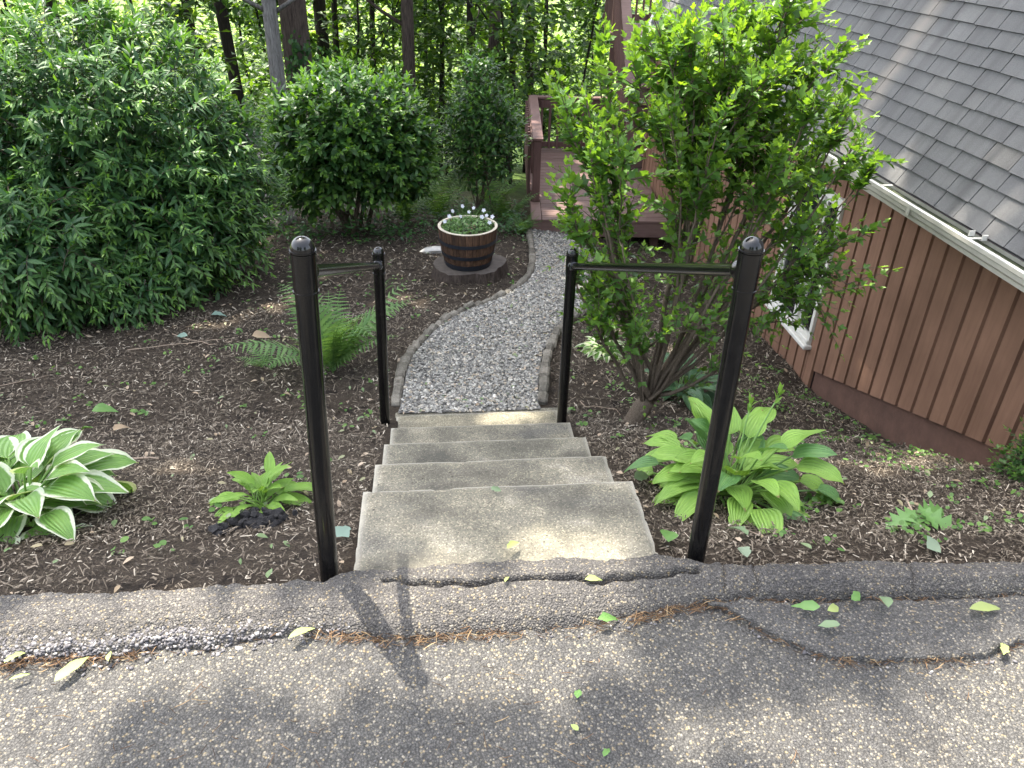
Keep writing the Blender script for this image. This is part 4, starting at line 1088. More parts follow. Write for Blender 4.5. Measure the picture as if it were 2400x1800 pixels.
def hosta(label, base, n, lb, w, lp, mat, seed, alt=None, e_rng=(.25, 1.25), azr=None, scapes=()):
    r2 = np.random.default_rng(seed)
    z = float(G(*base)); t = thing('hosta', label, 'hosta', (base[0], base[1], z-.01))
    for i in range(n):
        f = i/(n-1)             # 0 outer, 1 inner
        az = i*2.39996+r2.normal()*.25
        e0 = e_rng[0]+(e_rng[1]-e_rng[0])*f+r2.normal()*.1
        L_ = lb*(1.06-.18*f)*r2.uniform(.82, 1.15)
        V, F, at = hosta_leaf(az, e0, lp*r2.uniform(.45, 1.15), L_, w*L_/lb*r2.uniform(.9, 1.1)*.5, (1.25-.35*f)*r2.uniform(.8, 1.2), r2.normal()*.35, r2.uniform(.15, .4), r2.uniform(.03, .09), int(r2.integers(99)))
        mm = mat if not alt or r2.random() > alt[1] else alt[0]
        b = r2.normal(size=2)*.02
        V = V+np.array([b[0], b[1], 0])+ORG[t]
        part('leaf', V, F, M[mm], t, True, at)
    for (dx, dy, h) in scapes:
        q = np.linspace(0, 1, 8); p = ORG[t]+np.stack([dx*q**1.3, dy*q**1.3, h*q], -1)
        V, F = tubes(p[None], np.linspace(.005, .003, 8)[None], 5); sc = part('flower_scape', V, F, M['greenstem'], t, True)
        m = 9; P = np.tile(p[-1], (m, 1))-np.linspace(0, .05, m)[:, None]*nrm((p[-1]-p[-2])[None])
        V, F, at = place(LANCE, P, rdir(m)*.5+[0, 0, 1], rdir(m), np.full(m, .045)); part('bud', V, F, M['hosta_small'], sc, False, at)
    return t
hosta('big lime green hosta right of the steps, behind the right handrail post', (1.10, 2.30), 92, .180, .106, .27, 'hosta_lime', 4, ('hosta_lime_dark', .15), (.16, 1.32), None, ((.07, .12, .36), (.17, .10, .42)))
hosta('hosta with white edged leaves on the mulch at the left edge', (-1.60, 2.36), 88, .215, .140, .23, 'hosta_var', 9, None, (.22, 1.2))
hosta('small yellow green hosta left of the left handrail post', (-.72, 2.36), 38, .125, .052, .12, 'hosta_small', 21, None, (.35, 1.3))
hosta('dark green hosta behind the trunk of the upright shrub', (1.50, 4.10), 56, .175, .088, .17, 'hosta_dark', 33, ('hosta_white', .06), (.25, 1.15))
hosta('low hosta with broad white leaf markings beside the right path edging', (1.10, 4.72), 48, .115, .060, .11, 'hosta_white', 41, None, (.2, 1.1))

# ------------------------------------------------------------------ ferns (each frond its own part)
PINNA = leaf_t([(0, 0)]+[((i+1)/12, (.105*(1-((i+1)/12)**1.5)+.015)*(1 if i % 2 == 0 else .42)) for i in range(11)]+[(1, 0)], .1, .12)
def frond(base, az, L_, e0, e1, wid, npn=22, tr=.10, r2=rng):
    k = 14; q = np.linspace(0, 1, k); d = np.array([math.cos(az), math.sin(az), 0])
    ang = e0+(e1-e0)*q**1.3; st = np.stack([np.cos(ang)*d[0], np.cos(ang)*d[1], np.sin(ang)], -1)*L_/(k-1)
    P = base+np.concatenate([[[0, 0, 0]], np.cumsum(st[:-1], axis=0)])
    V0, F0 = tubes(P[None], np.linspace(.0038, .0010, k)[None], 4, False)
    tt_ = np.linspace(tr, .985, npn); pos = np.stack([np.interp(tt_, q, P[:, c]) for c in range(3)], -1)
    tan = nrm(np.stack([np.interp(tt_, q, st[:, c]) for c in range(3)], -1))
    side = np.array([-d[1], d[0], 0]); nm = nrm(np.cross(side[None]*np.ones((npn, 1)), tan)); nm = np.where((nm[:, 2:] < 0), -nm, nm)
    ln = wid*L_*(np.sin(np.pi*np.clip(tt_, 0, 1)**.72)**.8+.05)
    outs = []
    for sg in (1, -1):
        Y = nrm(sg*side+tan*.38-nm*.10+r2.normal(size=(npn, 3))*.06)
        outs.append(place(PINNA, pos, Y, nm+r2.normal(size=(npn, 3))*.08, ln))
    V, F, at = stack(outs)
    Vv, Ff = cat_vf([(V, F), (V0, F0)])
    at = {k_: np.concatenate([a, np.zeros(len(V0))]) for k_, a in at.items()}
    return Vv, Ff, at
def fern(label, base, n, L_, mat='fern', seed=0, e0=(1.0, 1.45), e1=(.0, .9), wid=.20, azs=None, group=None, npn=22):
    r2 = np.random.default_rng(seed); b = np.array([base[0], base[1], float(G(*base))-.005])
    t = thing('fern', label, 'fern', tuple(b), group)
    for i in range(n):
        az = (azs[i % len(azs)]+r2.normal()*.12) if azs else i*2.39996+r2.normal()*.3
        V, F, at = frond(b+np.append(r2.normal(size=2)*.02, 0), az, L_*r2.uniform(.75, 1.1), r2.uniform(*e0), r2.uniform(*e1), wid, npn, r2=r2)
        part('frond', V, F, M[mat], t, False, at)
    return t
fern('tall light green fern behind the left handrail post', (-.74, 4.36), 17, .70, 'fern', 5, (.85, 1.5), (-.45, .9), .20, npn=19)
fern('low sparse fern left of the tall fern', (-1.18, 4.45), 6, .26, 'fern', 6, (.5, 1.1), (-.3, .4), .22, npn=14)
fern('tiny fern beside the tall fern, under the left rail', (-.55, 6.05), 6, .16, 'fern', 7, (.6, 1.2), (-.2, .5), .22, npn=10)
for i, (x, y, L_, lb) in enumerate([(-.42, 8.75, .62, 'fern under the right side of the round shrub'), (-.05, 9.0, .70, 'tall fern behind the barrel, between the two shrubs'), (.30, 8.45, .42, 'short fern just behind the rim of the barrel'),
                                (.72, 8.75, .55, 'fern at the foot of the deck railing'), (.86, 8.2, .34, 'small pale fern at the deck corner'), (-.25, 9.7, .75, 'fern farthest back behind the barrel'), (.62, 9.6, .7, 'fern behind the loose young shrub')]):
    fern(lb, (x, y), 11, L_, 'fern_far', 50+i, (.8, 1.4), (-.3, .7), .18, None, 'ferns behind the barrel', 18)

# ------------------------------------------------------------------ mulch chips, weeds, leaf litter
def on_mulch(x, y):
    ok = (y > np.where((x > -.33) & (x < .66), 3.72, yb(x)+.005)) & ~((x > -.29) & (x < .63) & (y < 3.7))
    # keep the path clear
    pl = np.interp(y, PL[:, 1], PL[:, 0])-.07; pr = np.interp(y, PR[:, 1], PR[:, 0])+.07
    ok &= ~((y > 3.6) & (y < 8.4) & (x > pl) & (x < pr)) & (x < 2.68)
    return ok
def scatter_xy(n, x0, x1, y0, y1, p=1.0):
    x = rng.uniform(x0, x1, n); y = y0+(y1-y0)*rng.random(n)**p
    k = on_mulch(x, y); return x[k], y[k]
CH = np.array([[-.5, -.5, 0], [.5, -.4, .0], [-.45, 0, .22], [.5, .05, .2], [-.4, .5, 0], [.45, .45, .02], [-.5, -.5, -.25], [.5, -.4, -.25], [-.4, .5, -.25], [.45, .45, -.25]], float)
CHF = np.array([[0, 1, 3, 2], [2, 3, 5, 4], [0, 6, 7, 1], [4, 5, 9, 8]]); CHT = np.array([[0, 2, 4], [1, 5, 3]])
def chips(x, y, ln, wd, lift):
    n = len(x); a = rng.uniform(0, 2*np.pi, n); tl = rng.normal(size=n)*.35; rl = rng.normal(size=n)*.4
    Yd = np.stack([np.cos(a)*np.cos(tl), np.sin(a)*np.cos(tl), np.sin(tl)], -1)
    N = np.stack([rl*np.sin(a), -rl*np.cos(a), np.ones(n)], -1)
    X = nrm(np.cross(Yd, N)); Z = np.cross(X, Yd)
    c = np.stack([x, y, G(x, y)+lift], -1)
    V = c[:, None]+CH[None, :, :1]*(X*wd[:, None])[:, None]+CH[None, :, 1:2]*(Yd*ln[:, None])[:, None]+CH[None, :, 2:]*(Z*wd[:, None])[:, None]
    F = (CHF[None]+(np.arange(n)*10)[:, None, None]).reshape(-1, 4)
    return V.reshape(-1, 3), [F[:, :]]
L = []
for n, x0, x1, y0, y1, ls in ((60000, -2.4, 2.7, 1.55, 3.3, .85), (42000, -3.4, 2.7, 3.2, 5.6, 1.25), (20000, -4.2, 2.7, 5.4, 8.8, 1.7)):
    x, y = scatter_xy(n, x0, x1, y0, y1)
    dens = fbm(x*2.3, y*2.3, 120, 3)+.35*((y < 2.05) & (x < -.42))*-1+.10
    kp = rng.random(len(x)) < np.clip(.78+1.6*dens, .12, 1); x, y = x[kp], y[kp]
    big = rng.random(len(x))
    ln = ls*np.where(big > .95, rng.uniform(.035, .07, len(x)), rng.uniform(.008, .030, len(x))); wd = np.where(big > .9, rng.uniform(.002, .005, len(x)), rng.uniform(.0018, .0068, len(x)))*ls
    L.append(chips(x, y, ln, wd, rng.uniform(.001, .019, len(x))))
V, F = cat_vf(L)
o = part('bark_mulch', V, F, M['chips'], None, False); tag(o, 'shredded brown bark mulch spread over the planting beds', 'mulch', kind='stuff')

def clumps(n, xr, yr, per, rad, size, T, mat, name, label, hz=.03, p=1.0):
    x, y = scatter_xy(n, *xr, *yr, p); m = len(x)*per
    cx = np.repeat(x, per)+rng.normal(size=m)*rad; cy = np.repeat(y, per)+rng.normal(size=m)*rad
    k = on_mulch(cx, cy); cx, cy = cx[k], cy[k]; m = len(cx)
    P = np.stack([cx, cy, G(cx, cy)+rng.uniform(.008, hz, m)], -1)
    V, F, at = place(T, P, rdir(m)*[1, 1, .35]+[0, 0, .1], rdir(m)*.35+[0, 0, 1], rng.uniform(*size, m))
    o = part(name, V, F, mat, None, False, at); tag(o, label, 'weeds', kind='stuff'); return o
clumps(210, (1.0, 2.66), (1.75, 5.2), 6, .028, (.011, .028), ROUND, M['weed'], 'weed_seedlings', 'small round leaved weeds sprouting in the mulch by the house', .035)
clumps(170, (-3.0, .9), (1.9, 7.8), 4, .022, (.014, .034), ROUND, M['weed'], 'weed_seedlings', 'scattered weed seedlings in the mulch left of the path', .04)
clumps(260, (-1.9, .95), (7.6, 9.4), 9, .07, (.03, .07), OVATE, M['leaf_ctr'], 'ground_cover', 'leafy ground cover under the shrubs behind the barrel', .22)
# dry needles and bits collected along the edge of the berm and the slab
n = 2600; x = rng.uniform(-1.3, 1.8, n); kind = rng.random(n)
y = np.where((x > .76) & (kind < .55), np.interp(x, PX, PY)-.006, yf(x)-.004)+rng.normal(size=n)*.010
w_ = (vn(x*7, x*0, 77)*1.3-.25); keep = rng.random(n) < np.clip(w_*.8-.05, .04, .6); x, y = x[keep], y[keep]; n = len(x)
x2 = rng.uniform(-1, 1.6, 260); y2 = rng.uniform(.92, 1.4, 260); k_ = vn(x2*5, y2*5, 78) > .58; x = np.concatenate([x, x2[k_]]); y = np.concatenate([y, y2[k_]])
n = len(x); a = rng.normal(size=n)*.7; ln = rng.uniform(.012, .045, n)*.5; zz = np.full(n, -.024)+rng.uniform(0, .008, n)
dv = np.stack([np.cos(a), np.sin(a), rng.normal(size=n)*.1], -1)*ln[:, None]; c = np.stack([x, y, zz], -1)
V, F = tubes(np.stack([c-dv, c+rng.normal(size=(n, 3))*.002, c+dv], 1), np.tile([.0007, .0011, .0006], (n, 1)), 3, False)
o = part('dry_needles', V, F, M['needle'], None, False); tag(o, 'dry brown needles and bits caught along the cracked asphalt edges', 'litter', kind='stuff')
# small unremarkable bits of leaf on mulch and path
x, y = scatter_xy(900, -3.2, 2.6, 1.7, 7.5); gx = rng.random(420)
ii = (gx*159).astype(int).clip(0, 158); w = rng.random(420); xy = A[ii]*(1-w[:, None])+B[ii]*w[:, None]
x = np.concatenate([x, xy[:, 0]]); y = np.concatenate([y, xy[:, 1]]); n = len(x)
V, F, at = place(OVATE, np.stack([x, y, G(x, y)+.022+.014*(np.arange(n) > n-420)], -1), rdir(n)*[1, 1, .2], rdir(n)*.3+[0, 0, 1], rng.uniform(.014, .046, n))
kk = leafmat('litter_leaf', [(0, (.10, .16, .06)), (.35, (.22, .28, .15)), (.6, (.30, .22, .14)), (1, (.45, .36, .27))], None, .6, .15, (1, 1, .7), .3)
o = part('leaf_litter', V, F, kk, None, False, at); tag(o, 'bits of fallen leaf scattered over the mulch and gravel', 'litter', kind='stuff')

# fallen leaves one can point to
def leafmesh(sz, curl, wid, seed, T=None):
    r2 = np.random.default_rng(seed)
    k = 7; prof = [(0, 0)]+[(i/k, wid*math.sin(math.pi*(i/k)**.8)*(1+.15*r2.normal())) for i in range(1, k)]+[(1, 0)]
    return leaf_t(prof, r2.uniform(.2, .7), curl, .02)
FL = [('lime', -.405, 1.440, -.012, .075, .25, .6, 'pale yellow green leaf lying at the foot of the berm below the left post', .17),
      ('lime', -.964, 1.373, -.020, .095, .2, 1.0, 'large pale yellow leaf on the driveway at the far left', .2),
      ('lime', -1.116, 1.419, -.018, .06, .4, .9, 'twisted yellow leaf touching the berm in the left corner', .16),
      ('lime', -1.084, 1.358, -.022, .045, .2, .4, 'narrow yellow leaf below the twisted leaf in the left corner', .13),
      ('lime', -.886, 1.405, -.020, .04, .3, 1.9, 'small curled yellow leaf right of the large yellow leaf', .2),
      ('lime', .181, 1.700, .018, .055, .3, .7, 'pale green leaf where the top step meets the asphalt', .2),
      ('grey', .146, 1.976, .006, .045, .3, 2.6, 'grey green leaf on the far edge of the top step', .22),
      ('lime', .396, 1.545, .018, .055, .4, .1, 'folded yellow leaf in the long crack of the berm', .18),
      ('lime', .150, 1.560, .022, .028, .3, 1.1, 'small yellow leaf at the middle of the long crack', .2),
      ('green', .42, 1.428, -.016, .07, .7, .2, 'curled green leaf wedged under the front edge of the berm', .2),
      ('lime', 1.472, 1.381, -.002, .105, .25, .05, 'long green leaf with a stalk on the cracked slab at the right', .14),
      ('grey', 1.196, 1.422, .004, .06, .4, 1.4, 'upright pointed grey green leaf on the cracked slab', .26),
      ('green', 1.127, 1.443, .004, .055, .3, .5, 'blue green leaf against the berm on the cracked slab', .24),
      ('green', .970, 1.418, .000, .07, .5, 2.9, 'bent green leaf at the left end of the leaf group on the slab', .2),
      ('lime', 1.045, 1.405, .000, .055, .5, .3, 'yellow green leaf in the middle of the leaf group on the slab', .22),
      ('grey', 1.006, 1.353, .002, .055, .3, 3.0, 'folded grey green leaf alone on the middle of the slab', .22),
      ('lime', 1.450, 1.259, -.018, .06, .3, .9, 'light green leaf at the right end of the curved slab edge', .2),
      ('pale', 1.522, 1.696, -.065, .065, .2, .4, 'pale squarish leaf on the mulch just behind the right berm', .40),
      ('pale', .903, 1.705, -.062, .050, .15, 1.7, 'pale round leaf on the mulch beside the right post base', .40),
      ('grey', .947, 1.857, -.110, .085, .5, 2.0, 'withered grey pointed leaf under the lime hosta', .22),
      ('green', -1.918, 3.786, -.79, .13, .3, .2, 'big bright green leaf on the mulch above the white edged hosta', .28),
      ('green', -1.93, 3.58, -.765, .06, .15, .3, 'round bright green leaf below the big green leaf', .36),
      ('blue', -1.711, 5.425, -1.005, .11, .3, .2, 'bluish upturned leaf on the mulch near the dark shrub', .38),
      ('blue', -1.856, 4.990, -.95, .085, .2, 3.0, 'pale blue leaf on the mulch between the twigs', .24),
      ('blue', -.364, 1.998, -.165, .075, .3, 1.0, 'jagged blue green leaf between the left post and the steps', .36),
      ('green', .697, 1.82, -.085, .075, .3, 1.3, 'broad green leaf on the mulch at the right corner of the top step', .38),
      ('grey', .78, 2.43, -.33, .075, .3, .3, 'grey green leaf beside the second step, left of the lime hosta', .36),
      ('tan', -1.74, 3.55, -.755, .09, .5, .9, 'tan dry leaf right of the white edged hosta tip', .30),
      ('tan', -1.30, 4.95, -.95, .12, .5, .2, 'crumpled tan dry leaf left of the low fern', .30),
      ('green', .34, 1.05, -.026, .03, .3, .9, 'small green leaf near the bottom edge on the driveway', .25),
      ('lime', .276, 1.119, -.026, .026, .3, 2.2, 'small yellow green leaf in the lower middle of the driveway', .25),
      ('green', .30, 1.21, -.026, .03, .2, 1.2, 'small dark green leaf alone in the middle of the driveway', .3)]
for i, (mk_, x, y, z, sz, curl, rot, lab, wid) in enumerate(FL):
    T = leafmesh(sz, curl, wid, 300+i)
    Yd = np.array([[math.cos(rot), math.sin(rot), .06]]); tl = rng.normal(size=2)*.25
    V, F, at = place(T, np.array([[0, 0, 0.]])-Yd*sz*.5, Yd, np.array([[tl[0], tl[1]-.15, 1.]]), np.array([sz]))
    me = mesh('fallen_leaf', V, F, M['fallen'][mk_], True, at)
    o = add('fallen_leaf', me, None, (x, y, z+.012+curl*sz*.3)); tag(o, lab, 'leaf', 'fallen leaves')
# oak sprig on the right
def oak_sprig():
    t = thing('oak_sprig', 'fallen sprig of dark lobed oak leaves on the mulch at the right', 'twig', (1.63, 1.93, float(G(1.63, 1.93))))
    half = [(0, 0), (.12, .05), (.22, .20), (.30, .06), (.42, .30), (.50, .08), (.64, .27), (.72, .07), (.86, .15), (1, 0)]
    for az, L_, dz in ((3.6, .15, .03), (4.3, .11, .02), (5.5, .16, .03), (.2, .14, .02), (5.0, .10, .045)):
        T = leaf_t(half, .3, .25)
        V, F, at = place(T, ORG[t][None]+[[0, .02, dz+.02]], np.array([[math.cos(az), math.sin(az), .02]]), np.array([[rng.normal()*.3, rng.normal()*.3, 1]]), np.array([L_]))
        part('leaf', V, F, M['fallen']['green'], t, False, at)
    p = ORG[t]+np.array([[0, .02, .03], [.0, .06, .04], [.02, .11, .03]]); V, F = tubes(p[None], np.array([[.003, .0035, .003]]), 5); part('stalk', V, F, M['twig'], t, True)
oak_sprig()
TW = [((-1.95, 5.05), (-1.55, 4.80), .0045, 'thin forked pale twig on the mulch in front of the dark shrub'), ((-2.15, 4.75), (-1.5, 4.95), .0035, 'long thin twig crossing the mulch left of the low fern'),
      ((-1.62, 3.08), (-1.35, 3.02), .008, 'short thick stick right of the white edged hosta'), ((1.0, 1.86), (1.12, 1.94), .0025, 'thin twig by the withered leaf under the lime hosta'),
      ((-2.9, 4.1), (-2.45, 4.35), .004, 'dark bent twig at the left edge of the mulch'), ((.75, 3.75), (1.0, 3.62), .003, 'thin pale twig in front of the shrub trunk')]
for (a_, b_, r_, lab) in TW:
    a3 = np.array([*a_, float(G(*a_))+.022]); b3 = np.array([*b_, float(G(*b_))+.022]); q = np.linspace(0, 1, 6)[:, None]
    p = a3+(b3-a3)*q+rng.normal(size=(6, 3))*[.012, .012, .004]
    V, F = tubes((p-a3)[None], np.linspace(r_, r_*.5, 6)[None], 5)
    o = add('twig', mesh('twig', V, F, M['twig'], True), None, tuple(a3)); tag(o, lab, 'twig', 'twigs on the mulch')

# ================================================================== TREES
# sunflecks: openings in the canopy through which the sun reaches these places (x, y, z, radius)
GAPS = []
def gap(x, y, z, r): GAPS.append((np.array([x, y, z]), r))
for x in np.arange(-1.5, -.35, .13): gap(x, 1.45+.05*math.sin(x*7), 0, .13)
for x in (-.1, .1, .28, .45): gap(x, 1.58, .02, .11)
for x, y, r in ((-.2, 1.40, .13), (0., 1.36, .14), (.2, 1.38, .12), (-.45, 1.36, .12), (-1.0, 1.02, .12), (.95, .98, .16), (1.2, 1.0, .2), (1.5, 1.05, .22), (.55, 1.1, .1), (1.6, 1.2, .12)): gap(x, y, -.03, r)
gap(.30, 1.76, 0, .10); gap(.40, 3.55, -.76, .12); gap(.2, 3.55, -.76, .06)
for x, y, r in ((-.35, 5.91, .13), (-.21, 5.66, .10), (-.6, 5.75, .07), (-1.95, 7.96, .12), (-1.6, 8.2, .12), (-1.08, 6.51, .06), (.5, 5.86, .10), (.71, 4.81, .06), (.15, 4.89, .06), (-.1, 4.95, .05), (1.3, 5.2, .12), (1.7, 5.0, .12), (1.1, 6.4, .1), (1.35, 6.1, .15), (-1.2, 2.9, .05)): gap(x, y, float(G(x, y)), r)
for x, y, r in ((1.3, 8.6, .15), (1.5, 9.0, .2), (1.4, 9.6, .18), (1.9, 10.0, .25), (2.3, 10.8, .5), (2.4, 12, .8), (1.1, 9.3, .1)): gap(x, y, -1.2, r)
gap(1.45, 3.75, 1.0, .62); gap(2.0, 3.7, .7, .3); gap(.8, 3.7, .7, .25); gap(2.0, 3.6, .2, .2)
gap(-2.6, 6.5, 1.1, .45); gap(-1.9, 6.5, .9, .3); gap(-3.4, 6.3, .9, .4); gap(-1.7, 6.6, .2, .2); gap(-2.3, 5.9, -.1, .15)
gap(-2.9, 6.2, .9, .35); gap(-3.1, 6.6, 1.0, .4); gap(-2.3, 6.7, 1.0, .45); gap(-1.75, 6.4, .55, .3); gap(-2.4, 6.0, .45, .25); gap(-3.0, 5.9, .5, .28); gap(-1.6, 6.5, -.1, .2); gap(-2.2, 6.2, .8, .35); gap(-3.3, 5.6, .1, .2)
gap(-.9, 8.3, .35, .4); gap(-1.2, 8.2, .2, .2); gap(-.5, 8.1, .1, .2); gap(-.3, 8.3, -.1, .2); gap(-1.5, 8.3, .1, .2); gap(.45, 8.8, 0, .25)
gap(2.7, 9.6, .8, .25); gap(2.68, 4.25, -.5, .10); gap(2.68, 4.0, -.75, .08); gap(2.68, 3.75, -.3, .09)
gap(1.08, 4.7, -.95, .14)
def thin_out(P, grow=.10):
    keep = np.ones(len(P), bool)
    for c, r in GAPS:
        d = P-c; s = d@SUN; dist = np.linalg.norm(d-s[:, None]*SUN, axis=1)
        keep &= ~((dist < (r+grow)*(.8+.4*rng.random(len(P)))) & (s > .35))
    return keep

def tree_thing(name, label, x, y, r, lean, mat, h=13, group='tree trunks beyond the shrubs', twigs=0, bend=.1):
    z0 = float(G(x, y)); t = thing(name, label, 'tree', (x, y, z0), group)
    k = 14; q = np.linspace(0, 1, k)
    p = np.stack([x+lean[0]*h*q+bend*np.sin(q*4+x), y+lean[1]*h*q+bend*.6*np.sin(q*3+y), z0-.3+h*q], -1)
    p[:, 0] -= bend*math.sin(x); p[:, 1] -= bend*.6*math.sin(y)
    rr = r*(1-.62*q)*np.where(q < .06, 1.25, 1)
    V, F = tubes(p[None], rr[None], 16 if r > .1 else 9)
    # ridged, uneven bark outline
    ph = np.arange(len(V)); c = np.repeat(p, 16 if r > .1 else 9, axis=0); V = c+(V-c)*(1+.05*rng.normal(size=(len(V), 1)))
    part('trunk', V, F, M[mat], t, True)
    L = []
    nb = 7
    for i in range(nb):
        s = rng.uniform(.18, .95); b = np.array([np.interp(s, q, p[:, c_]) for c_ in range(3)]); az = rng.uniform(0, 6.28); ln = rng.uniform(.12, .26)*h*(1.1-s*.5)
        qq = np.linspace(0, 1, 6)[:, None]
        L.append(b+np.array([math.cos(az), math.sin(az), .55])*ln*qq+np.array([0, 0, .15])*ln*qq**2+np.cumsum(rng.normal(size=(6, 3))*.05*r*6, axis=0)*qq)
    for lp in L:
        V, F = tubes(lp[None], np.linspace(r*.3, .008, 6)[None], 5); part('limb', V, F, M[mat], t, True)
    return t, p, np.array(L)

def crown(t, blobs, n, size, mat='leaf_canopy', per=60, rad=.45, gaps=True, flat=.6):
    P = []
    for c, r, w in blobs:
        m = max(1, int(n*w/per)); ce, _ = ell(m, c, r, (.35, 1.0), -1); P.append((ce[:, None]+rng.normal(size=(len(ce), per, 3))*rad*[1, 1, flat]).reshape(-1, 3))
    P = np.concatenate(P)
    if gaps: P = P[thin_out(P)]
    m = len(P)
    V, F, at = place(DIA, P, rdir(m)*[1, 1, .5], rdir(m)*.55+[0, 0, 1], rng.uniform(*size, m))
    part('crown', V, F, M[mat], t, False, at, 'stuff')

TREES = [  # label, x, y, radius, lean, bark, crown blobs
    ('straight pale grey trunk behind the round shrub', -2.20, 11.4, .105, (.012, 0), 'bark_grey', [((-2.4, 9.2, 9.2), (2.3, 2.3, 1.8), .4), ((-1.2, 7.5, 8.6), (1.9, 1.8, 1.4), .25), ((-1.5, 5.2, 8.9), (2.8, 1.7, 1.2), .35)], 25000),
    ('thickest brown trunk just right of the pale grey trunk', -2.02, 12.2, .215, (.0, 0), 'bark_brown', [((-.6, 10.6, 9.6), (2.6, 2.4, 1.8), .5), ((.9, 9.0, 9.2), (2.0, 2.6, 1.4), .6)], 23000),
    ('dark trunk left of the pale grey trunk', -2.98, 12.6, 0.098, (-.02, 0), 'bark_dark', [((-4.3, 9.0, 9.0), (2.3, 2.3, 1.7), 1)], 12000),
    ('dark trunk right of the thickest trunk', -1.95, 14.5, 0.115, (0, 0), 'bark_dark', [((-2, 14.5, 12), (2.2, 2.2, 1.5), 1)], 5000),
    ('thin dark stem over the left part of the round shrub', -1.85, 15.2, 0.062, (.01, 0), 'bark_dark', [((-2, 15.5, 12), (2.4, 2.4, 1.3), 1)], 4500),
    ('thin crooked stem over the middle of the round shrub', -1.22, 15.0, 0.053, (-.005, 0), 'bark_dark', [((-1, 15.5, 11.5), (2.4, 2.4, 1.3), 1)], 4500),
    ('straight medium trunk above the right part of the round shrub', -.49, 12.9, 0.103, (-.01, 0), 'bark_brown', [((1.9, 11.2, 9.4), (2.2, 2.3, 1.6), .6), ((-.2, 12.2, 10.5), (2, 2, 1.3), .4)], 11000),
    ('slim dark stem right of the straight medium trunk', -.33, 16.0, 0.045, (-.01, 0), 'bark_dark', [((0, 17, 12), (2.3, 2.4, 1.3), 1)], 4000),
    ('slim dark trunk between the medium trunk and the young shrub', -.04, 15.0, 0.054, (0, 0), 'bark_dark', [((.5, 16, 12), (2.3, 2.4, 1.3), 1)], 4000),
    ('dark trunk above the left part of the young shrub', .43, 13.4, 0.056, (0, 0), 'bark_dark', [((.8, 15, 12), (2.3, 2.4, 1.3), 1)], 4000),
    ('leaning grey brown trunk above the young shrub', .78, 13.2, 0.101, (.035, 0), 'bark_brown', [((3.4, 13, 10.5), (2.0, 2.2, 1.5), 1)], 4000),
    ('slender dark trunk leaning right, left of the deck', 1.22, 14.2, 0.065, (.03, 0), 'bark_dark', [((2.5, 16, 12), (2.3, 2.4, 1.3), 1)], 4000),
    ('dark trunk half hidden in leaves just left of the deck', 1.72, 15.2, 0.098, (.0, 0), 'bark_dark', [((2.6, 17, 11.5), (2.4, 2.4, 1.3), 1)], 4500),
    ('grey brown trunk above the tall left shrub', -5.0, 12.4, .125, (.02, 0), 'bark_brown', [((-6.0, 8.2, 8.8), (2.2, 2.4, 1.6), .6), ((-5.6, 11, 10), (2.2, 2, 1.5), .4)], 12000),
    ('dark trunk in the top left above the tall shrub', -5.75, 13.2, .10, (0, 0), 'bark_dark', [((-6.5, 13, 10.5), (2.2, 2, 1.5), 1)], 3000),
    ('dark trunk near the top left corner of the picture', -6.9, 13.5, .09, (0, 0), 'bark_dark', [((-8, 13, 10), (2.2, 2, 1.5), 1)], 2500),
    ('thin dark trunk above the right shoulder of the tall left shrub', -3.70, 13.6, 0.069, (.0, 0), 'bark_dark', [((-4, 14.5, 11), (2.4, 2.4, 1.3), 1)], 4500)]
for lab, x, y, r, lean, bark, blobs, n in TREES:
    t, p, lm = tree_thing('tree', lab, x, y, r, lean, bark, 14 if r > .07 else 12, bend=.1 if r > .09 else .16)
    crown(t, blobs, int(n*1.0), (.17, .26) if n > 2000 else (.2, .3), rad=.42)
    if 'thickest' in lab:
        m = 420; hz = rng.uniform(.3, 2.2, m); a = rng.normal(size=m)*.55-.35
        P = np.stack([x+.225*np.cos(a), y-.225*np.cos(a*.8), float(G(x, y))+hz], -1); P[:, 0] = x+.225*np.sin(a)+.12
        P += rng.normal(size=P.shape)*.035
        V, F, at = place(OVATE, P, rdir(m)*.6-[0, 0, .6], rdir(m)*.5+[.2, -1, .3], rng.uniform(.06, .11, m)); part('ivy', V, F, M['leaf_ctr'], t, False, at, 'stuff')

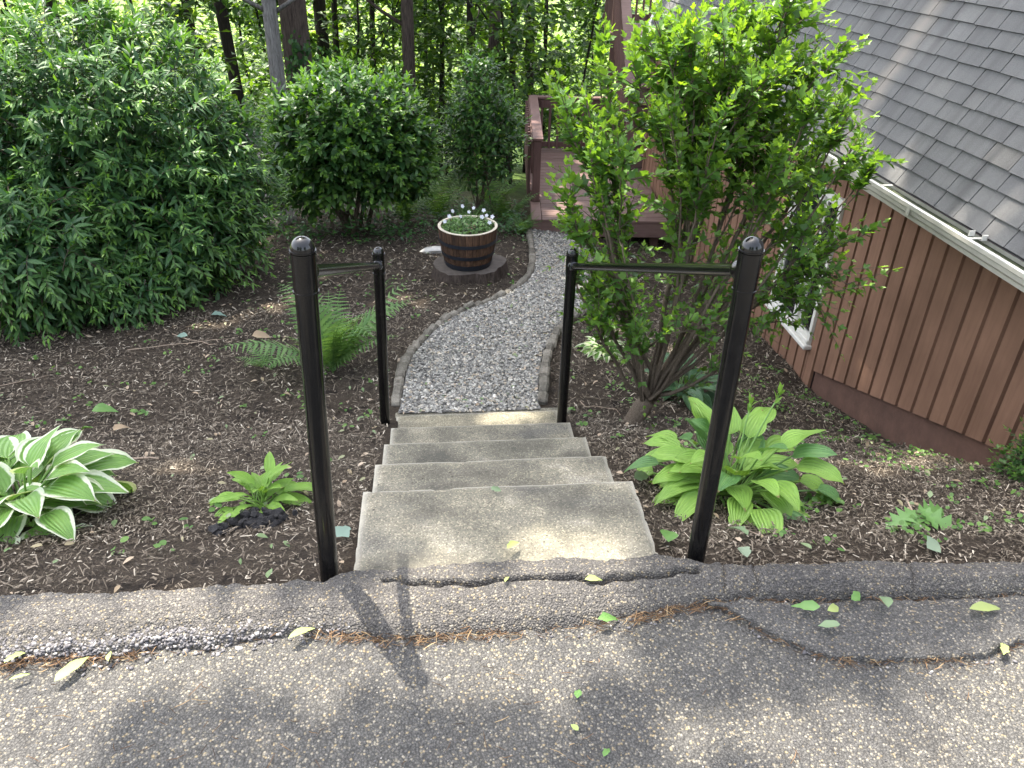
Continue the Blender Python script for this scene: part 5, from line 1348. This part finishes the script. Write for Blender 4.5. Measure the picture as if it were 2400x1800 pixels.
# understory saplings: thin leafy trees between the trunks
def sapling(label, x, y, h, sprays, per, size, mat, spread):
    z0 = float(G(x, y)); t = thing('sapling', label, 'tree', (x, y, z0), 'leafy saplings in the wood')
    q = np.linspace(0, 1, 8)[:, None]; top = np.array([x+rng.normal()*.3, y+rng.normal()*.3, z0+h])
    p = np.array([x, y, z0-.1])+(top-np.array([x, y, z0-.1]))*q+rng.normal(size=(8, 3))*.05*q
    V, F = tubes(p[None], np.linspace(.022, .006, 8)[None]*(h/3), 6); part('trunk', V, F, M['bark_dark'], t, True)
    s = rng.uniform(.12, 1, sprays); b = np.stack([np.interp(s, q[:, 0], p[:, c]) for c in range(3)], -1)
    az = rng.uniform(0, 6.28, sprays); ln = spread*rng.uniform(.5, 1.1, sprays)*(1.05-.6*s)
    d = np.stack([np.cos(az), np.sin(az), rng.uniform(-.05, .5, sprays)], -1)
    qq = np.linspace(0, 1, 6); path = b[:, None]+d[:, None]*(ln[:, None]*qq)[..., None]; path[..., 2] -= .18*ln[:, None]*qq**2
    V, F = tubes(path, np.tile(np.linspace(.009, .002, 6), (sprays, 1)), 3, False); part('branches', V, F, M['bark_dark'], t, False, None, 'stuff')
    u = rng.uniform(.15, 1.05, (sprays, per)); P = b[:, None]+d[:, None]*(ln[:, None]*u)[..., None]; P[..., 2] -= .18*ln[:, None]*u**2
    P = (P+rng.normal(size=P.shape)*np.array([.13, .13, .07])).reshape(-1, 3); m = len(P)
    V, F, at = place(DIA, P, rdir(m)*[1, 1, .45]-[0, 0, .15], rdir(m)*.5+[0, 0, 1], rng.uniform(*size, m)); part('crown', V, F, M[mat], t, False, at, 'stuff')
SAP = [(-3.35, 11.6, 4.0, 'sapling left of the pale grey trunk'), (-2.6, 14.0, 4.6, 'sapling seen between the dark trunk and the pale grey trunk'), (-1.35, 13.4, 4.2, 'sapling behind the middle of the round shrub'), (-.9, 16, 5, 'sapling farther back over the round shrub'),
       (.1, 13.6, 4.0, 'sapling between the medium trunk and the young shrub'), (.55, 16.5, 5, 'sapling farther back over the young shrub'), (1.15, 12.6, 4.2, 'dense sapling just left of the deck railing'), (1.75, 13.4, 4.6, 'dense sapling behind the far deck railing'), (2.5, 14.5, 4.5, 'sapling behind the deck stairs'),
       (-4.4, 13.2, 4.8, 'sapling above the right shoulder of the tall left shrub'), (-5.6, 11.6, 4.6, 'sapling above the middle of the tall left shrub'), (-6.9, 12.0, 4.8, 'sapling above the left end of the tall left shrub'), (-2.2, 17.5, 5.2, 'sapling far back behind the thickest trunk'), (-3.9, 17.5, 5.4, 'sapling far back behind the dark trunks'), (1.5, 18.5, 5.4, 'sapling far back left of the deck'), (-.1, 19.5, 5.4, 'sapling far back in the middle of the wood'), (3.4, 18, 5.5, 'sapling far back behind the upper stair railing'),
       (-.5, 14.6, 4.6, 'sapling behind the straight medium trunk'), (-3.0, 15.6, 5.0, 'sapling behind the dark trunk left of the pale grey trunk'), (2.2, 16.4, 5.2, 'sapling behind the dark trunk beside the deck')]
for (x, y, h, lab) in SAP:
    sapling(lab, x, y, h, 40 if y < 16 else 52, 40, (.10, .17) if y < 16 else (.13, .21), 'leaf_wood', 1.15 if y < 16 else 1.5)
# the far wood, one leafy mass falling away down the slope
n = 1500; per = 34
cx = rng.uniform(-24, 18, n); cy = rng.uniform(21, 60, n)**1.0; hz = rng.random(n)**1.4*8
ce = np.stack([cx, cy, G(cx, cy)+.3+hz], -1)
P = (ce[:, None]+rng.normal(size=(n, per, 3))*[.7, .7, .4]).reshape(-1, 3); m = len(P)
V, F, at = place(DIA, P, rdir(m)*[1, 1, .5], rdir(m)*.6+[0, 0, 1], rng.uniform(.22, .42, m))
o = part('far_woodland', V, F, M['leaf_far'], None, False, at); tag(o, 'sunlit leafy woodland far down the slope', 'woodland', kind='stuff')
# unseen trees behind the camera, added to dim the sky and shape post reflections
for (x, y, r, h, lab) in ((-7.5, -9, .16, 11, 'unseen tree added behind the viewer on the left to shape reflections'), (-2.2, -10.5, .18, 12, 'unseen tree added straight behind the viewer to shape reflections'), (6.8, -9.5, .15, 11, 'unseen tree added behind the viewer on the right to shape reflections')):
    t, p, lm = tree_thing('tree', lab, x, y, r, (0, 0), 'bark_brown', h, 'unseen trees added for reflections')
    crown(t, [((x, y, 4.6), (2.6, 2.0, 3.6), 1)], 5200, (.25, .36), gaps=False)
